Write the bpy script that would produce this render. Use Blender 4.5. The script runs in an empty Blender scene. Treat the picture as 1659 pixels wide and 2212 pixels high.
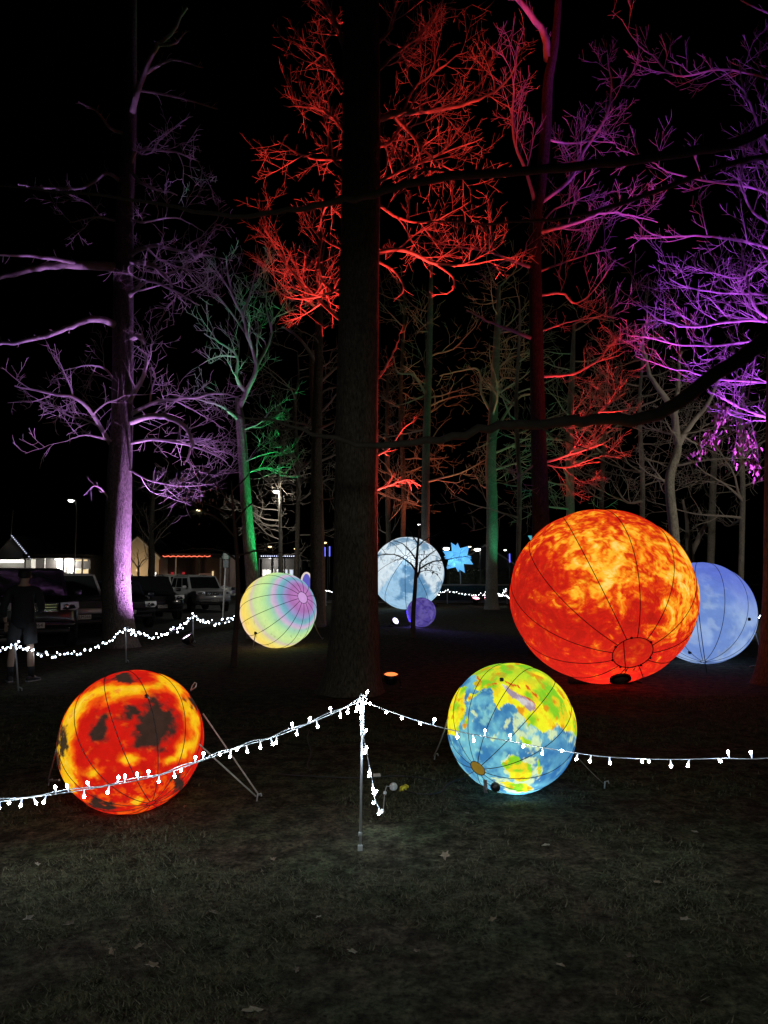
import bpy, math, random
import numpy as np
from mathutils import Vector, Matrix

# ------------------------------------------------------------------ camera, world, exposure
scene = bpy.context.scene
C = scene.collection
FPX, CX, CY = 1597.0, 829.5, 1106.0           # photograph measured in a 1659 x 2212 frame
CAM_H, PITCH = 1.6, math.atan(146.0 / FPX)
cam_d = bpy.data.cameras.new('camera'); cam = bpy.data.objects.new('camera', cam_d); C.objects.link(cam)
cam.location = (0, 0, CAM_H); cam.rotation_euler = (math.pi / 2 + PITCH, 0, 0)
cam_d.sensor_fit = 'AUTO'; cam_d.sensor_width = 36.0; cam_d.lens = 26.0
cam_d.clip_start = 0.05; cam_d.clip_end = 2000
scene.camera = cam
scene.view_settings.view_transform = 'Standard'; scene.view_settings.look = 'None'
scene.view_settings.exposure = 0; scene.view_settings.gamma = 1
scene.render.resolution_x = 768; scene.render.resolution_y = 1024
cy = scene.cycles
cy.use_denoising = True; cy.max_bounces = 4; cy.diffuse_bounces = 2; cy.glossy_bounces = 2
cy.transmission_bounces = 4; cy.transparent_max_bounces = 6; cy.sample_clamp_indirect = 2.0
cy.use_light_tree = True; cy.caustics_reflective = False; cy.caustics_refractive = False
world = bpy.data.worlds.new('World'); scene.world = world; world.use_nodes = True
wn = world.node_tree.nodes; wl = world.node_tree.links
sky = wn.new('ShaderNodeTexSky'); sky.sky_type = 'NISHITA'; sky.sun_disc = False
sky.sun_elevation = math.radians(-6); sky.sun_rotation = math.radians(200)
wn['Background'].inputs['Strength'].default_value = 0.06
wl.new(sky.outputs[0], wn['Background'].inputs['Color'])

FILL_W = 400.0     # assumed fill lamp added out of view behind the camera

# ------------------------------------------------------------------ pixel -> place
def ray(x, y):
    u = (x - CX) / FPX; v = (CY - y) / FPX
    return np.array([u, math.cos(PITCH) - v * math.sin(PITCH), math.sin(PITCH) + v * math.cos(PITCH)])
def P(x, y, d):
    r = ray(x, y); return np.array([0, 0, CAM_H]) + r * (d / r[1])
def G(x, y, z=0.0):
    r = ray(x, y); return np.array([0, 0, CAM_H]) + r * ((z - CAM_H) / r[2])

# ------------------------------------------------------------------ helpers
def s2l(c):
    return tuple(((v / 255) / 12.92 if v / 255 <= 0.04045 else ((v / 255 + 0.055) / 1.055) ** 2.4) for v in c)
def tag(o, label=None, cat=None, group=None, kind=None):
    if label: o['label'] = label
    if cat: o['category'] = cat
    if group: o['group'] = group
    if kind: o['kind'] = kind
    return o
def thing(name, label, cat, loc=(0, 0, 0), rz=0.0, group=None):
    o = bpy.data.objects.new(name, None); C.objects.link(o)
    o.location = tuple(float(v) for v in loc); o.rotation_euler = (0, 0, rz); o.empty_display_size = 0.1
    return tag(o, label, cat, group)
def link(name, me, parent=None, mat=None, smooth=True):
    o = bpy.data.objects.new(name, me); C.objects.link(o)
    if mat is not None:
        me.materials.clear(); me.materials.append(mat)
    if parent is not None: o.parent = parent
    if smooth and len(me.polygons): me.polygons.foreach_set('use_smooth', [True] * len(me.polygons))
    return o
def mesh(name, V, F):
    me = bpy.data.meshes.new(name); me.from_pydata([tuple(map(float, v)) for v in V], [], [tuple(map(int, f)) for f in F]); me.update(); return me
def np_mesh(name, V, F):
    """V (n,3) float array, F (m,k) int array, all faces of k corners"""
    me = bpy.data.meshes.new(name); V = np.asarray(V, np.float32); F = np.asarray(F, np.int32)
    m, k = F.shape
    me.vertices.add(len(V)); me.vertices.foreach_set('co', V.ravel())
    me.loops.add(m * k); me.loops.foreach_set('vertex_index', F.ravel())
    me.polygons.add(m); me.polygons.foreach_set('loop_start', np.arange(0, m * k, k, dtype=np.int32))
    me.update(calc_edges=True); me.validate(); return me
class MB:
    def __init__(s): s.V = []; s.F = []
    def add(s, V, F):
        n = len(s.V); s.V += [tuple(map(float, v)) for v in V]; s.F += [tuple(int(i) + n for i in f) for f in F]; return s
    def box(s, c, d, rz=0.0, rx=0.0, bev=0.0):
        c = np.array(c, float); h = np.array(d, float) / 2
        if bev > 0:
            b = min(bev, h.min() * 0.9); V = []
            prof = [(-h[2], b), (-h[2] + b, 0), (h[2] - b, 0), (h[2], b)]
            for z, ins in prof:
                a, e = h[0] - ins, h[1] - ins; q = b * 0.7
                for p in ((a, -e + q), (a, e - q), (a - q, e), (-a + q, e), (-a, e - q), (-a, -e + q), (-a + q, -e), (a - q, -e)): V.append((p[0], p[1], z))
            F = [tuple(range(7, -1, -1)), tuple(range(24, 32))]
            for r in range(3):
                for i in range(8): j = (i + 1) % 8; F.append((r * 8 + i, r * 8 + j, r * 8 + 8 + j, r * 8 + 8 + i))
        else:
            V = [(x, y, z) for z in (-h[2], h[2]) for y in (-h[1], h[1]) for x in (-h[0], h[0])]
            F = [(0, 2, 3, 1), (4, 5, 7, 6), (0, 1, 5, 4), (2, 6, 7, 3), (0, 4, 6, 2), (1, 3, 7, 5)]
        V = np.array(V, float)
        if rx: c_, s_ = math.cos(rx), math.sin(rx); V = V @ np.array([[1, 0, 0], [0, c_, s_], [0, -s_, c_]])
        if rz: c_, s_ = math.cos(rz), math.sin(rz); V = V @ np.array([[c_, s_, 0], [-s_, c_, 0], [0, 0, 1]])
        return s.add(V + c, F)
    def tube(s, pts, r, sides=8, cap=True):
        V, F = tube_geo(pts, r, sides); n = len(V)
        F = [tuple(f) for f in F]
        if cap: F += [tuple(range(sides - 1, -1, -1)), tuple(range(n - sides, n))]
        return s.add(V, F)
    def lathe(s, prof, c=(0, 0, 0), axis=(0, 0, 1), seg=20, capb=True, capt=True):
        a = np.array(axis, float); a /= np.linalg.norm(a)
        t = np.array([1, 0, 0]) if abs(a[0]) < 0.8 else np.array([0, 1, 0])
        e1 = np.cross(a, t); e1 /= np.linalg.norm(e1); e2 = np.cross(a, e1); V = []
        for r, z in prof:
            for i in range(seg):
                th = 2 * math.pi * i / seg; V.append(np.array(c) + a * z + r * (e1 * math.cos(th) + e2 * math.sin(th)))
        F = []
        for k in range(len(prof) - 1):
            for i in range(seg): j = (i + 1) % seg; F.append((k * seg + i, k * seg + j, (k + 1) * seg + j, (k + 1) * seg + i))
        if capb: F.append(tuple(range(seg - 1, -1, -1)))
        if capt: F.append(tuple(range((len(prof) - 1) * seg, len(prof) * seg)))
        return s.add(V, F)
    def quad(s, a, b, c, d): return s.add([a, b, c, d], [(0, 1, 2, 3)])
    def slab(s, pts, th, n):
        """flat polygon with thickness th along n"""
        pts = [np.array(p, float) for p in pts]; n = np.array(n, float); k = len(pts)
        V = pts + [p + n * th for p in pts]
        F = [tuple(range(k - 1, -1, -1)), tuple(range(k, 2 * k))] + [(i, (i + 1) % k, k + (i + 1) % k, k + i) for i in range(k)]
        return s.add(V, F)
    def build(s, name, mat, parent=None, smooth=False): return link(name, mesh(name, s.V, s.F), parent, mat, smooth)

def tube_geo(pts, r, sides):
    pts = np.asarray(pts, float); n = len(pts); r = np.broadcast_to(np.asarray(r, float), (n,))
    t = np.empty_like(pts); t[1:-1] = pts[2:] - pts[:-2]; t[0] = pts[1] - pts[0]; t[-1] = pts[-1] - pts[-2]
    t /= np.linalg.norm(t, axis=1)[:, None] + 1e-12
    ref = np.array([0.31, 0.87, 0.38]); 
    if abs(t[0] @ ref) > 0.9: ref = np.array([0.9, -0.3, 0.2])
    e1 = np.cross(t, ref); e1 /= np.linalg.norm(e1, axis=1)[:, None] + 1e-12; e2 = np.cross(t, e1)
    th = np.arange(sides) * 2 * math.pi / sides
    V = pts[:, None, :] + r[:, None, None] * (np.cos(th)[None, :, None] * e1[:, None, :] + np.sin(th)[None, :, None] * e2[:, None, :])
    i = np.arange(sides); j = (i + 1) % sides; k = np.arange(n - 1)[:, None] * sides
    F = np.stack([k + i, k + j, k + sides + j, k + sides + i], -1).reshape(-1, 4)
    return V.reshape(-1, 3), F
def tubes_mesh(name, lines):
    Vs, Fs, off = [], [], 0
    for pts, r, sides in lines:
        V, F = tube_geo(pts, r, sides); Vs.append(V); Fs.append(F + off); off += len(V)
    return np_mesh(name, np.concatenate(Vs), np.concatenate(Fs))
def smooth_line(ctrl, n):
    """Catmull-Rom through control points, n samples per piece"""
    c = np.asarray(ctrl, float)
    if len(c) < 3:
        return np.array([c[0] + (c[-1] - c[0]) * t for t in np.linspace(0, 1, n + 1)])
    c = np.vstack([2 * c[0] - c[1], c, 2 * c[-1] - c[-2]]); out = []
    for i in range(1, len(c) - 2):
        for t in np.linspace(0, 1, n, endpoint=False):
            p0, p1, p2, p3 = c[i - 1], c[i], c[i + 1], c[i + 2]
            out.append(0.5 * (2 * p1 + (p2 - p0) * t + (2 * p0 - 5 * p1 + 4 * p2 - p3) * t * t + (3 * p1 - p0 - 3 * p2 + p3) * t ** 3))
    out.append(c[-2]); return np.array(out)

# numpy value noise
def _hash(i, j, k, seed):
    h = (i * 374761393 + j * 668265263 + k * 2147483647 + seed * 974711) & 0xffffffff
    h = ((h ^ (h >> 13)) * 1274126177) & 0xffffffff
    h = ((h ^ (h >> 16)) * 2246822519) & 0xffffffff
    return ((h ^ (h >> 15)) & 0xffffff) / float(0xffffff)
def vnoise(p, seed=0):
    p = np.asarray(p, float); f = np.floor(p).astype(np.int64); u = p - f; u = u * u * (3 - 2 * u); r = 0
    for a in (0, 1):
        for b in (0, 1):
            for c in (0, 1):
                w = (u[:, 0] if a else 1 - u[:, 0]) * (u[:, 1] if b else 1 - u[:, 1]) * (u[:, 2] if c else 1 - u[:, 2])
                r = r + w * _hash(f[:, 0] + a, f[:, 1] + b, f[:, 2] + c, seed)
    return r
def fbm(p, octv=5, seed=0, gain=0.5):
    p = np.asarray(p, float); s = 0; a = 1; t = 0
    for o in range(octv):
        s = s + a * vnoise(p * (2 ** o) + 17.3 * o, seed + o); t += a; a *= gain
    return s / t
def sstep(a, b, x): t = np.clip((x - a) / (b - a), 0, 1); return t * t * (3 - 2 * t)
def mixc(c1, c2, t):
    c1 = np.asarray(c1, float); c2 = np.asarray(c2, float); return c1 + (c2 - c1) * np.asarray(t)[:, None]
def inpoly(x, y, poly):
    r = np.zeros(len(x), bool); n = len(poly); j = n - 1
    for i in range(n):
        xi, yi = poly[i]; xj, yj = poly[j]
        if yi != yj:
            r ^= ((yi > y) != (yj > y)) & (x < (xj - xi) * (y - yi) / (yj - yi) + xi)
        j = i
    return r

# ------------------------------------------------------------------ materials
MATS = {}
def mat(name, col, rough=0.7, metal=0.0, noise=0.0, nscale=20.0, bump=0.0, emit=None, estr=0.0, coat=0.0, spec=0.5, sampling=None):
    if name in MATS: return MATS[name]
    m = bpy.data.materials.new(name); m.use_nodes = True; N = m.node_tree.nodes; L = m.node_tree.links
    b = N['Principled BSDF']; b.inputs['Base Color'].default_value = (*col, 1); b.inputs['Roughness'].default_value = rough
    b.inputs['Metallic'].default_value = metal; b.inputs['Coat Weight'].default_value = coat
    b.inputs['Specular IOR Level'].default_value = spec
    if emit is not None:
        b.inputs['Emission Color'].default_value = (*emit, 1); b.inputs['Emission Strength'].default_value = estr
    if noise > 0 or bump > 0:
        tc = N.new('ShaderNodeTexCoord'); nz = N.new('ShaderNodeTexNoise'); nz.inputs['Scale'].default_value = nscale
        nz.inputs['Detail'].default_value = 6; L.new(tc.outputs['Object'], nz.inputs['Vector'])
        if noise > 0:
            mx = N.new('ShaderNodeMix'); mx.data_type = 'RGBA'
            mx.inputs['A'].default_value = (*[c * (1 - noise) for c in col], 1); mx.inputs['B'].default_value = (*[min(1, c * (1 + noise)) for c in col], 1)
            L.new(nz.outputs['Fac'], mx.inputs['Factor']); L.new(mx.outputs['Result'], b.inputs['Base Color'])
        if bump > 0:
            bp = N.new('ShaderNodeBump'); bp.inputs['Strength'].default_value = bump; bp.inputs['Distance'].default_value = 0.02
            L.new(nz.outputs['Fac'], bp.inputs['Height']); L.new(bp.outputs['Normal'], b.inputs['Normal'])
    if sampling: m.cycles.emission_sampling = sampling
    MATS[name] = m; return m
def bark_mat(name, c1, c2, sc=1.0):
    if name in MATS: return MATS[name]
    m = bpy.data.materials.new(name); m.use_nodes = True; N = m.node_tree.nodes; L = m.node_tree.links
    b = N['Principled BSDF']; b.inputs['Roughness'].default_value = 0.9; b.inputs['Specular IOR Level'].default_value = 0.15
    tc = N.new('ShaderNodeTexCoord'); mp = N.new('ShaderNodeMapping'); mp.inputs['Scale'].default_value = (42 * sc, 42 * sc, 12 * sc)
    nz = N.new('ShaderNodeTexNoise'); nz.inputs['Scale'].default_value = 1.0; nz.inputs['Detail'].default_value = 7; nz.inputs['Roughness'].default_value = 0.65
    n2 = N.new('ShaderNodeTexNoise'); n2.inputs['Scale'].default_value = 1.4; n2.inputs['Detail'].default_value = 4
    vo = N.new('ShaderNodeTexVoronoi'); vo.feature = 'DISTANCE_TO_EDGE'; vo.inputs['Scale'].default_value = 1.3
    L.new(tc.outputs['Object'], mp.inputs['Vector']); L.new(mp.outputs[0], nz.inputs['Vector']); L.new(mp.outputs[0], vo.inputs['Vector']); L.new(tc.outputs['Object'], n2.inputs['Vector'])
    cr = N.new('ShaderNodeValToRGB'); cr.color_ramp.elements[0].position = 0.33; cr.color_ramp.elements[1].position = 0.68
    cr.color_ramp.elements[0].color = (*c1, 1); cr.color_ramp.elements[1].color = (*c2, 1)
    L.new(nz.outputs['Fac'], cr.inputs[0])
    mx = N.new('ShaderNodeMix'); mx.data_type = 'RGBA'; mx.blend_type = 'MULTIPLY'; mx.inputs['Factor'].default_value = 0.6
    r2 = N.new('ShaderNodeValToRGB'); r2.color_ramp.elements[0].position = 0.3; r2.color_ramp.elements[1].position = 0.7
    r2.color_ramp.elements[0].color = (0.45, 0.47, 0.42, 1); r2.color_ramp.elements[1].color = (1.1, 1.05, 0.95, 1)
    L.new(n2.outputs['Fac'], r2.inputs[0]); L.new(cr.outputs[0], mx.inputs['A']); L.new(r2.outputs[0], mx.inputs['B']); L.new(mx.outputs['Result'], b.inputs['Base Color'])
    ad = N.new('ShaderNodeMath'); ad.operation = 'ADD'; L.new(nz.outputs['Fac'], ad.inputs[0]); L.new(vo.outputs['Distance'], ad.inputs[1])
    bp = N.new('ShaderNodeBump'); bp.inputs['Strength'].default_value = 0.9; bp.inputs['Distance'].default_value = 0.03
    L.new(ad.outputs[0], bp.inputs['Height']); L.new(bp.outputs['Normal'], b.inputs['Normal'])
    MATS[name] = m; return m
BARK = bark_mat('bark_oak', (0.045, 0.037, 0.03), (0.20, 0.175, 0.145))
BARK_PALE = bark_mat('bark_pale', (0.13, 0.115, 0.10), (0.36, 0.33, 0.29))
TWIG = mat('twig', (0.30, 0.26, 0.22), 0.85, noise=0.35, nscale=9, spec=0.2)
TWIG_DARK = mat('twig_dark', (0.07, 0.06, 0.05), 0.9, noise=0.4, nscale=6, spec=0.1)
BLACK = mat('black_plastic', (0.012, 0.012, 0.013), 0.45)
BLACK_METAL = mat('black_metal', (0.02, 0.02, 0.022), 0.4, metal=0.5)
STEEL = mat('galvanised', (0.5, 0.52, 0.54), 0.4, metal=0.2, noise=0.2, nscale=30)
ROPE = mat('rope', (0.42, 0.38, 0.33), 0.9, noise=0.3, nscale=120)
CORD = mat('black_cord', (0.02, 0.02, 0.02), 0.6)
WIRE = mat('clear_wire', (0.55, 0.58, 0.6), 0.35)
SEAM = mat('seam_thread', (0.035, 0.02, 0.02), 0.9)

# ------------------------------------------------------------------ ground
def ground_z(x, y):
    x = np.asarray(x, float); y = np.asarray(y, float)
    bank = 1.05 * sstep(60, 70, y) * sstep(-6, 0, x)
    return bank
def build_ground():
    def axis(lo, hi, fine_lo, fine_hi, step):
        f = list(np.arange(fine_lo, fine_hi, step)); a = []; v = fine_hi; s = step
        while v < hi: a.append(v); s *= 1.12; v += s
        a.append(hi); b = []; v = fine_lo; s = step
        while v > lo: s *= 1.12; v -= s; b.append(max(v, lo))
        return np.array(sorted(set(b + f + a)))
    xs = axis(-400, 400, -4.5, 4.5, 0.045); ys = axis(-40, 600, 2.3, 8.5, 0.045)
    X, Y = np.meshgrid(xs, ys); p = np.stack([X.ravel(), Y.ravel(), 0 * X.ravel()], 1)
    Z = ground_z(p[:, 0], p[:, 1])
    near = 1 - sstep(7, 16, np.hypot(p[:, 0], p[:, 1]))
    Z = Z + near * (0.030 * (fbm(p * 4.0, 4, 3) - 0.55) + 0.016 * (fbm(p * 17.0, 3, 9) - 0.5)) + (1 - near) * 0.03 * (fbm(p * 0.8, 3, 5) - 0.55) * (1 - sstep(40, 80, p[:, 1]))
    V = np.stack([p[:, 0], p[:, 1], Z], 1); nx, ny = len(xs), len(ys)
    i = np.arange(nx - 1)[None, :]; j = np.arange(ny - 1)[:, None] * nx
    F = np.stack([j + i, j + i + 1, j + nx + i + 1, j + nx + i], -1).reshape(-1, 4)
    m = bpy.data.materials.new('lawn'); m.use_nodes = True; N = m.node_tree.nodes; L = m.node_tree.links
    b = N['Principled BSDF']; b.inputs['Roughness'].default_value = 0.95; b.inputs['Specular IOR Level'].default_value = 0.1
    tc = N.new('ShaderNodeTexCoord')
    def noise(sc, det, ro=0.6):
        n = N.new('ShaderNodeTexNoise'); n.inputs['Scale'].default_value = sc; n.inputs['Detail'].default_value = det; n.inputs['Roughness'].default_value = ro
        L.new(tc.outputs['Object'], n.inputs['Vector']); return n
    n1 = noise(1.6, 7, 0.65); n4 = noise(7.0, 5, 0.6); n2 = noise(30, 6, 0.75); n3 = noise(160, 4, 0.7)
    r1 = N.new('ShaderNodeValToRGB'); r1.color_ramp.elements[0].position = 0.38; r1.color_ramp.elements[1].position = 0.62
    r1.color_ramp.elements[0].color = (0.092, 0.072, 0.055, 1); r1.color_ramp.elements[1].color = (0.078, 0.092, 0.058, 1)
    r2 = N.new('ShaderNodeValToRGB'); r2.color_ramp.elements[0].position = 0.36; r2.color_ramp.elements[1].position = 0.70
    r2.color_ramp.elements[0].color = (0.22, 0.21, 0.20, 1); r2.color_ramp.elements[1].color = (1.9, 1.85, 1.7, 1)
    mx = N.new('ShaderNodeMix'); mx.data_type = 'RGBA'; mx.blend_type = 'MULTIPLY'; mx.inputs['Factor'].default_value = 1
    L.new(n1.outputs['Fac'], r1.inputs[0]); L.new(n2.outputs['Fac'], r2.inputs[0]); L.new(r1.outputs[0], mx.inputs['A']); L.new(r2.outputs[0], mx.inputs['B'])
    r4 = N.new('ShaderNodeValToRGB'); r4.color_ramp.elements[0].position = 0.40; r4.color_ramp.elements[1].position = 0.62
    r4.color_ramp.elements[0].color = (0.40, 0.38, 0.36, 1); r4.color_ramp.elements[1].color = (1.25, 1.25, 1.2, 1)
    m4 = N.new('ShaderNodeMix'); m4.data_type = 'RGBA'; m4.blend_type = 'MULTIPLY'; m4.inputs['Factor'].default_value = 1
    L.new(n4.outputs['Fac'], r4.inputs[0]); L.new(mx.outputs['Result'], m4.inputs['A']); L.new(r4.outputs[0], m4.inputs['B']); L.new(m4.outputs['Result'], b.inputs['Base Color'])
    ad = N.new('ShaderNodeMath'); ad.operation = 'ADD'; L.new(n2.outputs['Fac'], ad.inputs[0]); L.new(n3.outputs['Fac'], ad.inputs[1])
    bp = N.new('ShaderNodeBump'); bp.inputs['Strength'].default_value = 0.9; bp.inputs['Distance'].default_value = 0.03
    L.new(ad.outputs[0], bp.inputs['Height']); L.new(bp.outputs['Normal'], b.inputs['Normal'])
    o = link('ground', np_mesh('ground', V, F), None, m); tag(o, kind='structure')
build_ground()
ASPH = mat('asphalt', (0.045, 0.045, 0.047), 0.85, noise=0.35, nscale=60, bump=0.4)
o = MB().slab([(-70, 14.6, -0.2), (-9.6, 14.6, -0.2), (-6.3, 21, -0.2), (-4.6, 44, -0.2), (-4.6, 56, -0.2), (-70, 56, -0.2)], 0.225, (0, 0, 1)).build('car_park', ASPH); tag(o, kind='structure')
PAVE = mat('paving', (0.16, 0.15, 0.14), 0.85, noise=0.25, nscale=8, bump=0.3)
o = MB().slab([(-4.2, 51.5, -0.2), (60, 51.5, -0.2), (60, 57.0, -0.2), (-4.2, 57.0, -0.2)], 0.232, (0, 0, 1)).build('path', PAVE); tag(o, kind='structure')
o = MB().box((27, 70.4, 1.08), (62, 0.3, 0.2), bev=0.02).build('kerb', mat('kerb_concrete', (0.32, 0.31, 0.29), 0.85, noise=0.2, nscale=6)); tag(o, kind='structure')
def hill():
    xs = np.linspace(-420, 420, 70); ys = np.linspace(130, 420, 24); X, Y = np.meshgrid(xs, ys); p = np.stack([X.ravel(), Y.ravel(), 0 * X.ravel()], 1)
    Z = sstep(125, 330, p[:, 1]) * (34 + 26 * fbm(p * 0.008, 3, 4)) * (1 - 0.55 * sstep(-80, 120, p[:, 0])) - 0.3
    V = np.stack([p[:, 0], p[:, 1], Z], 1); nx = 70; i = np.arange(nx - 1)[None, :]; j = np.arange(23)[:, None] * nx
    o = link('hills', np_mesh('hills', V, np.stack([j + i, j + i + 1, j + nx + i + 1, j + nx + i], -1).reshape(-1, 4)), None, mat('hill_bush', (0.035, 0.045, 0.025), 0.95, noise=0.5, nscale=0.3))
    tag(o, kind='structure'); return X, Y, Z
hill()
def hill_z(x, y):
    p = np.array([[x, y, 0.0]]); return float((sstep(125, 330, p[:, 1]) * (34 + 26 * fbm(p * 0.008, 3, 4)) * (1 - 0.55 * sstep(-80, 120, p[:, 0])) - 0.3)[0])

# ------------------------------------------------------------------ trees
def perp(t, rng):
    v = np.array([rng.gauss(0, 1), rng.gauss(0, 1), rng.gauss(0, 1)]); v -= t * (v @ t); return v / (np.linalg.norm(v) + 1e-9)
def wander(start, d, length, r0, r1, rng, wig=0.25, up=0.15, n=None):
    n = n or max(4, min(8, int(length / 0.2) + 2)); pts = [np.array(start, float)]; d = np.array(d, float); d /= np.linalg.norm(d); st = length / (n - 1)
    for i in range(n - 1):
        d = d + wig * np.array([rng.gauss(0, 1), rng.gauss(0, 1), rng.gauss(0, 0.8)]) + np.array([0, 0, up * 0.5]); d /= np.linalg.norm(d)
        pts.append(pts[-1] + d * st)
    t = np.linspace(0, 1, n) ** 0.8
    return np.array(pts), r0 + (r1 - r0) * t
def sub_branches(line, rad, level, rng, out, cfg):
    """side shoots along a polyline; cfg: spacing, len factor, minimum twig radius"""
    seg = np.linalg.norm(np.diff(line, axis=0), axis=1); cum = np.concatenate([[0], np.cumsum(seg)]); L = cum[-1]
    if level <= 0 or L < 0.12: return
    sp = cfg['gap'][min(level, 3)] ; s = L * cfg.get('t0', 0.15) + rng.random() * sp
    while s < L:
        i = min(len(seg) - 1, int(np.searchsorted(cum, s)) - 1); i = max(i, 0); f = (s - cum[i]) / (seg[i] + 1e-9)
        p = line[i] + (line[i + 1] - line[i]) * f; r = rad[i] + (rad[i + 1] - rad[i]) * f
        t = (line[i + 1] - line[i]) / (seg[i] + 1e-9); n = perp(t, rng); n = n + np.array([0, 0, cfg.get('lift', 0.25)]); 
        a = math.radians(rng.uniform(32, 68)); d = t * math.cos(a) + n * math.sin(a)
        ln = cfg['len'][min(level, 3)] * rng.uniform(0.45, 1.15) * (1 - 0.45 * s / L)
        r0 = max(cfg['rmin'], min(r * 0.62, ln * 0.016 + cfg['rmin'] * 0.6)); q, rr = wander(p, d, ln, r0, cfg['rmin'] * 0.75, rng, cfg.get('wig', 0.2), cfg.get('up', 0.12))
        out.append((q, rr, 5 if r0 > 0.02 else 3)); sub_branches(q, rr, level - 1, rng, out, cfg)
        s += sp * rng.uniform(0.5, 1.5)
def trunk_mesh(name, line, rad, seed, sides=28, rings=90, flare=0.0, rough=0.05):
    """irregular trunk: ridged outline, buttressed foot"""
    line = np.asarray(line, float); L = np.concatenate([[0], np.cumsum(np.linalg.norm(np.diff(line, axis=0), axis=1))])
    s = np.linspace(0, 1, rings) ** 1.25 * L[-1]; pts = np.stack([np.interp(s, L, line[:, k]) for k in range(3)], 1); r = np.interp(s, L, rad)
    V, F = tube_geo(pts, r, sides); th = np.tile(np.arange(sides) * 2 * math.pi / sides, rings); ss = np.repeat(s, sides); cc = np.repeat(pts, sides, 0)
    q = np.stack([np.cos(th) * 1.6, np.sin(th) * 1.6, ss * 0.7], 1); q2 = np.stack([np.cos(th) * 6, np.sin(th) * 6, ss * 1.5], 1)
    k = 1 + rough * 2.2 * (fbm(q, 3, seed) - 0.5) + rough * 1.6 * (fbm(q2, 3, seed + 7) - 0.5)
    if flare: 
        lob = 0.65 + 0.7 * vnoise(np.stack([np.cos(th) * 1.9, np.sin(th) * 1.9, 0 * th], 1), seed + 3)
        k = k + flare * lob * np.exp(-ss / 0.20) + flare * 0.45 * np.exp(-ss / 0.75)
    V = cc + (V - cc) * k[:, None]
    return np_mesh(name, V, F)
RED_CFG = dict(gap={1: 0.085, 2: 0.14, 3: 0.22}, len={1: 0.27, 2: 0.62, 3: 1.15}, rmin=0.0031, wig=0.11, up=0.10, lift=0.25)
def build_tree(name, label, trunk_px, depth, widths_px, limbs, seed, bark=BARK, twig=TWIG, flare=0.5, cfg=RED_CFG, auto=None, base=None, rings=90, sides=28, level=2, group=None, dense=False):
    """trunk_px: trunk axis in photo pixels from the foot up; limbs: (px polyline with optional depth offsets, r0, r1, level)"""
    rng = random.Random(seed)
    pts = [P(x, y, depth) for x, y in trunk_px]; 
    foot = np.array([pts[0][0], depth, 0.0]) if base is None else np.array(base)
    pts = [np.array([foot[0], foot[1], -0.12])] + [p for p in pts if p[2] > 0.25]
    rad = [widths_px[0] * depth / FPX / 2] + [w * depth / FPX / 2 for (w, p) in zip(widths_px, [P(x, y, depth) for x, y in trunk_px]) if p[2] > 0.25]
    line = smooth_line(pts, 6); rr = np.interp(np.linspace(0, len(rad) - 1, len(line)), np.arange(len(rad)), rad)
    t = thing(name, label, 'tree', foot, group=group)
    tl = line - foot
    tr = link('trunk', trunk_mesh('trunk', tl, rr, seed, sides, rings, flare), t, bark)
    for lb in limbs:
        px, r0, r1, lv = lb[:4]; lcfg = lb[4] if len(lb) > 4 else cfg
        w = [P(q[0], q[1], depth + (q[2] if len(q) > 2 else 0.0)) - foot for q in px]
        ln = smooth_line(w, 5); jit = 0.12 * r0 + 0.006; ln = ln + np.array([[rng.gauss(0, jit), rng.gauss(0, jit), rng.gauss(0, jit)] for _ in ln]) * np.linspace(0.2, 1, len(ln))[:, None]
        lr = np.linspace(r0, r1, len(ln)); out = [(ln, lr, 9)]
        sub_branches(ln, lr, lv + (1 if lv == 2 and dense else 0), rng, out, lcfg)
        link('branch', tubes_mesh('branch', out), t, twig)
    if auto:
        n, z0, z1, lmin, lmax, az0, az1, el = auto[:8]; lv = auto[8] if len(auto) > 8 else level
        for i in range(n):
            z = z0 + (z1 - z0) * (i + rng.random()) / n; k = int(np.argmin(np.abs(tl[:, 2] - z))); az = math.radians(rng.uniform(az0, az1)); e = math.radians(el + rng.uniform(-18, 18))
            d = np.array([math.cos(az) * math.cos(e), math.sin(az) * math.cos(e), math.sin(e)]); ln_ = rng.uniform(lmin, lmax) * (1 - 0.35 * (z - z0) / max(0.1, z1 - z0))
            r0 = min(rr[k] * 0.55, 0.012 + ln_ * 0.014); q, qr = wander(tl[k], d, ln_, r0, cfg['rmin'] * 1.2, rng, 0.16, 0.08, n=9); out = [(q, qr, 6)]
            sub_branches(q, qr, lv, rng, out, cfg); link('branch', tubes_mesh('branch', out), t, twig)
    return t

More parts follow.
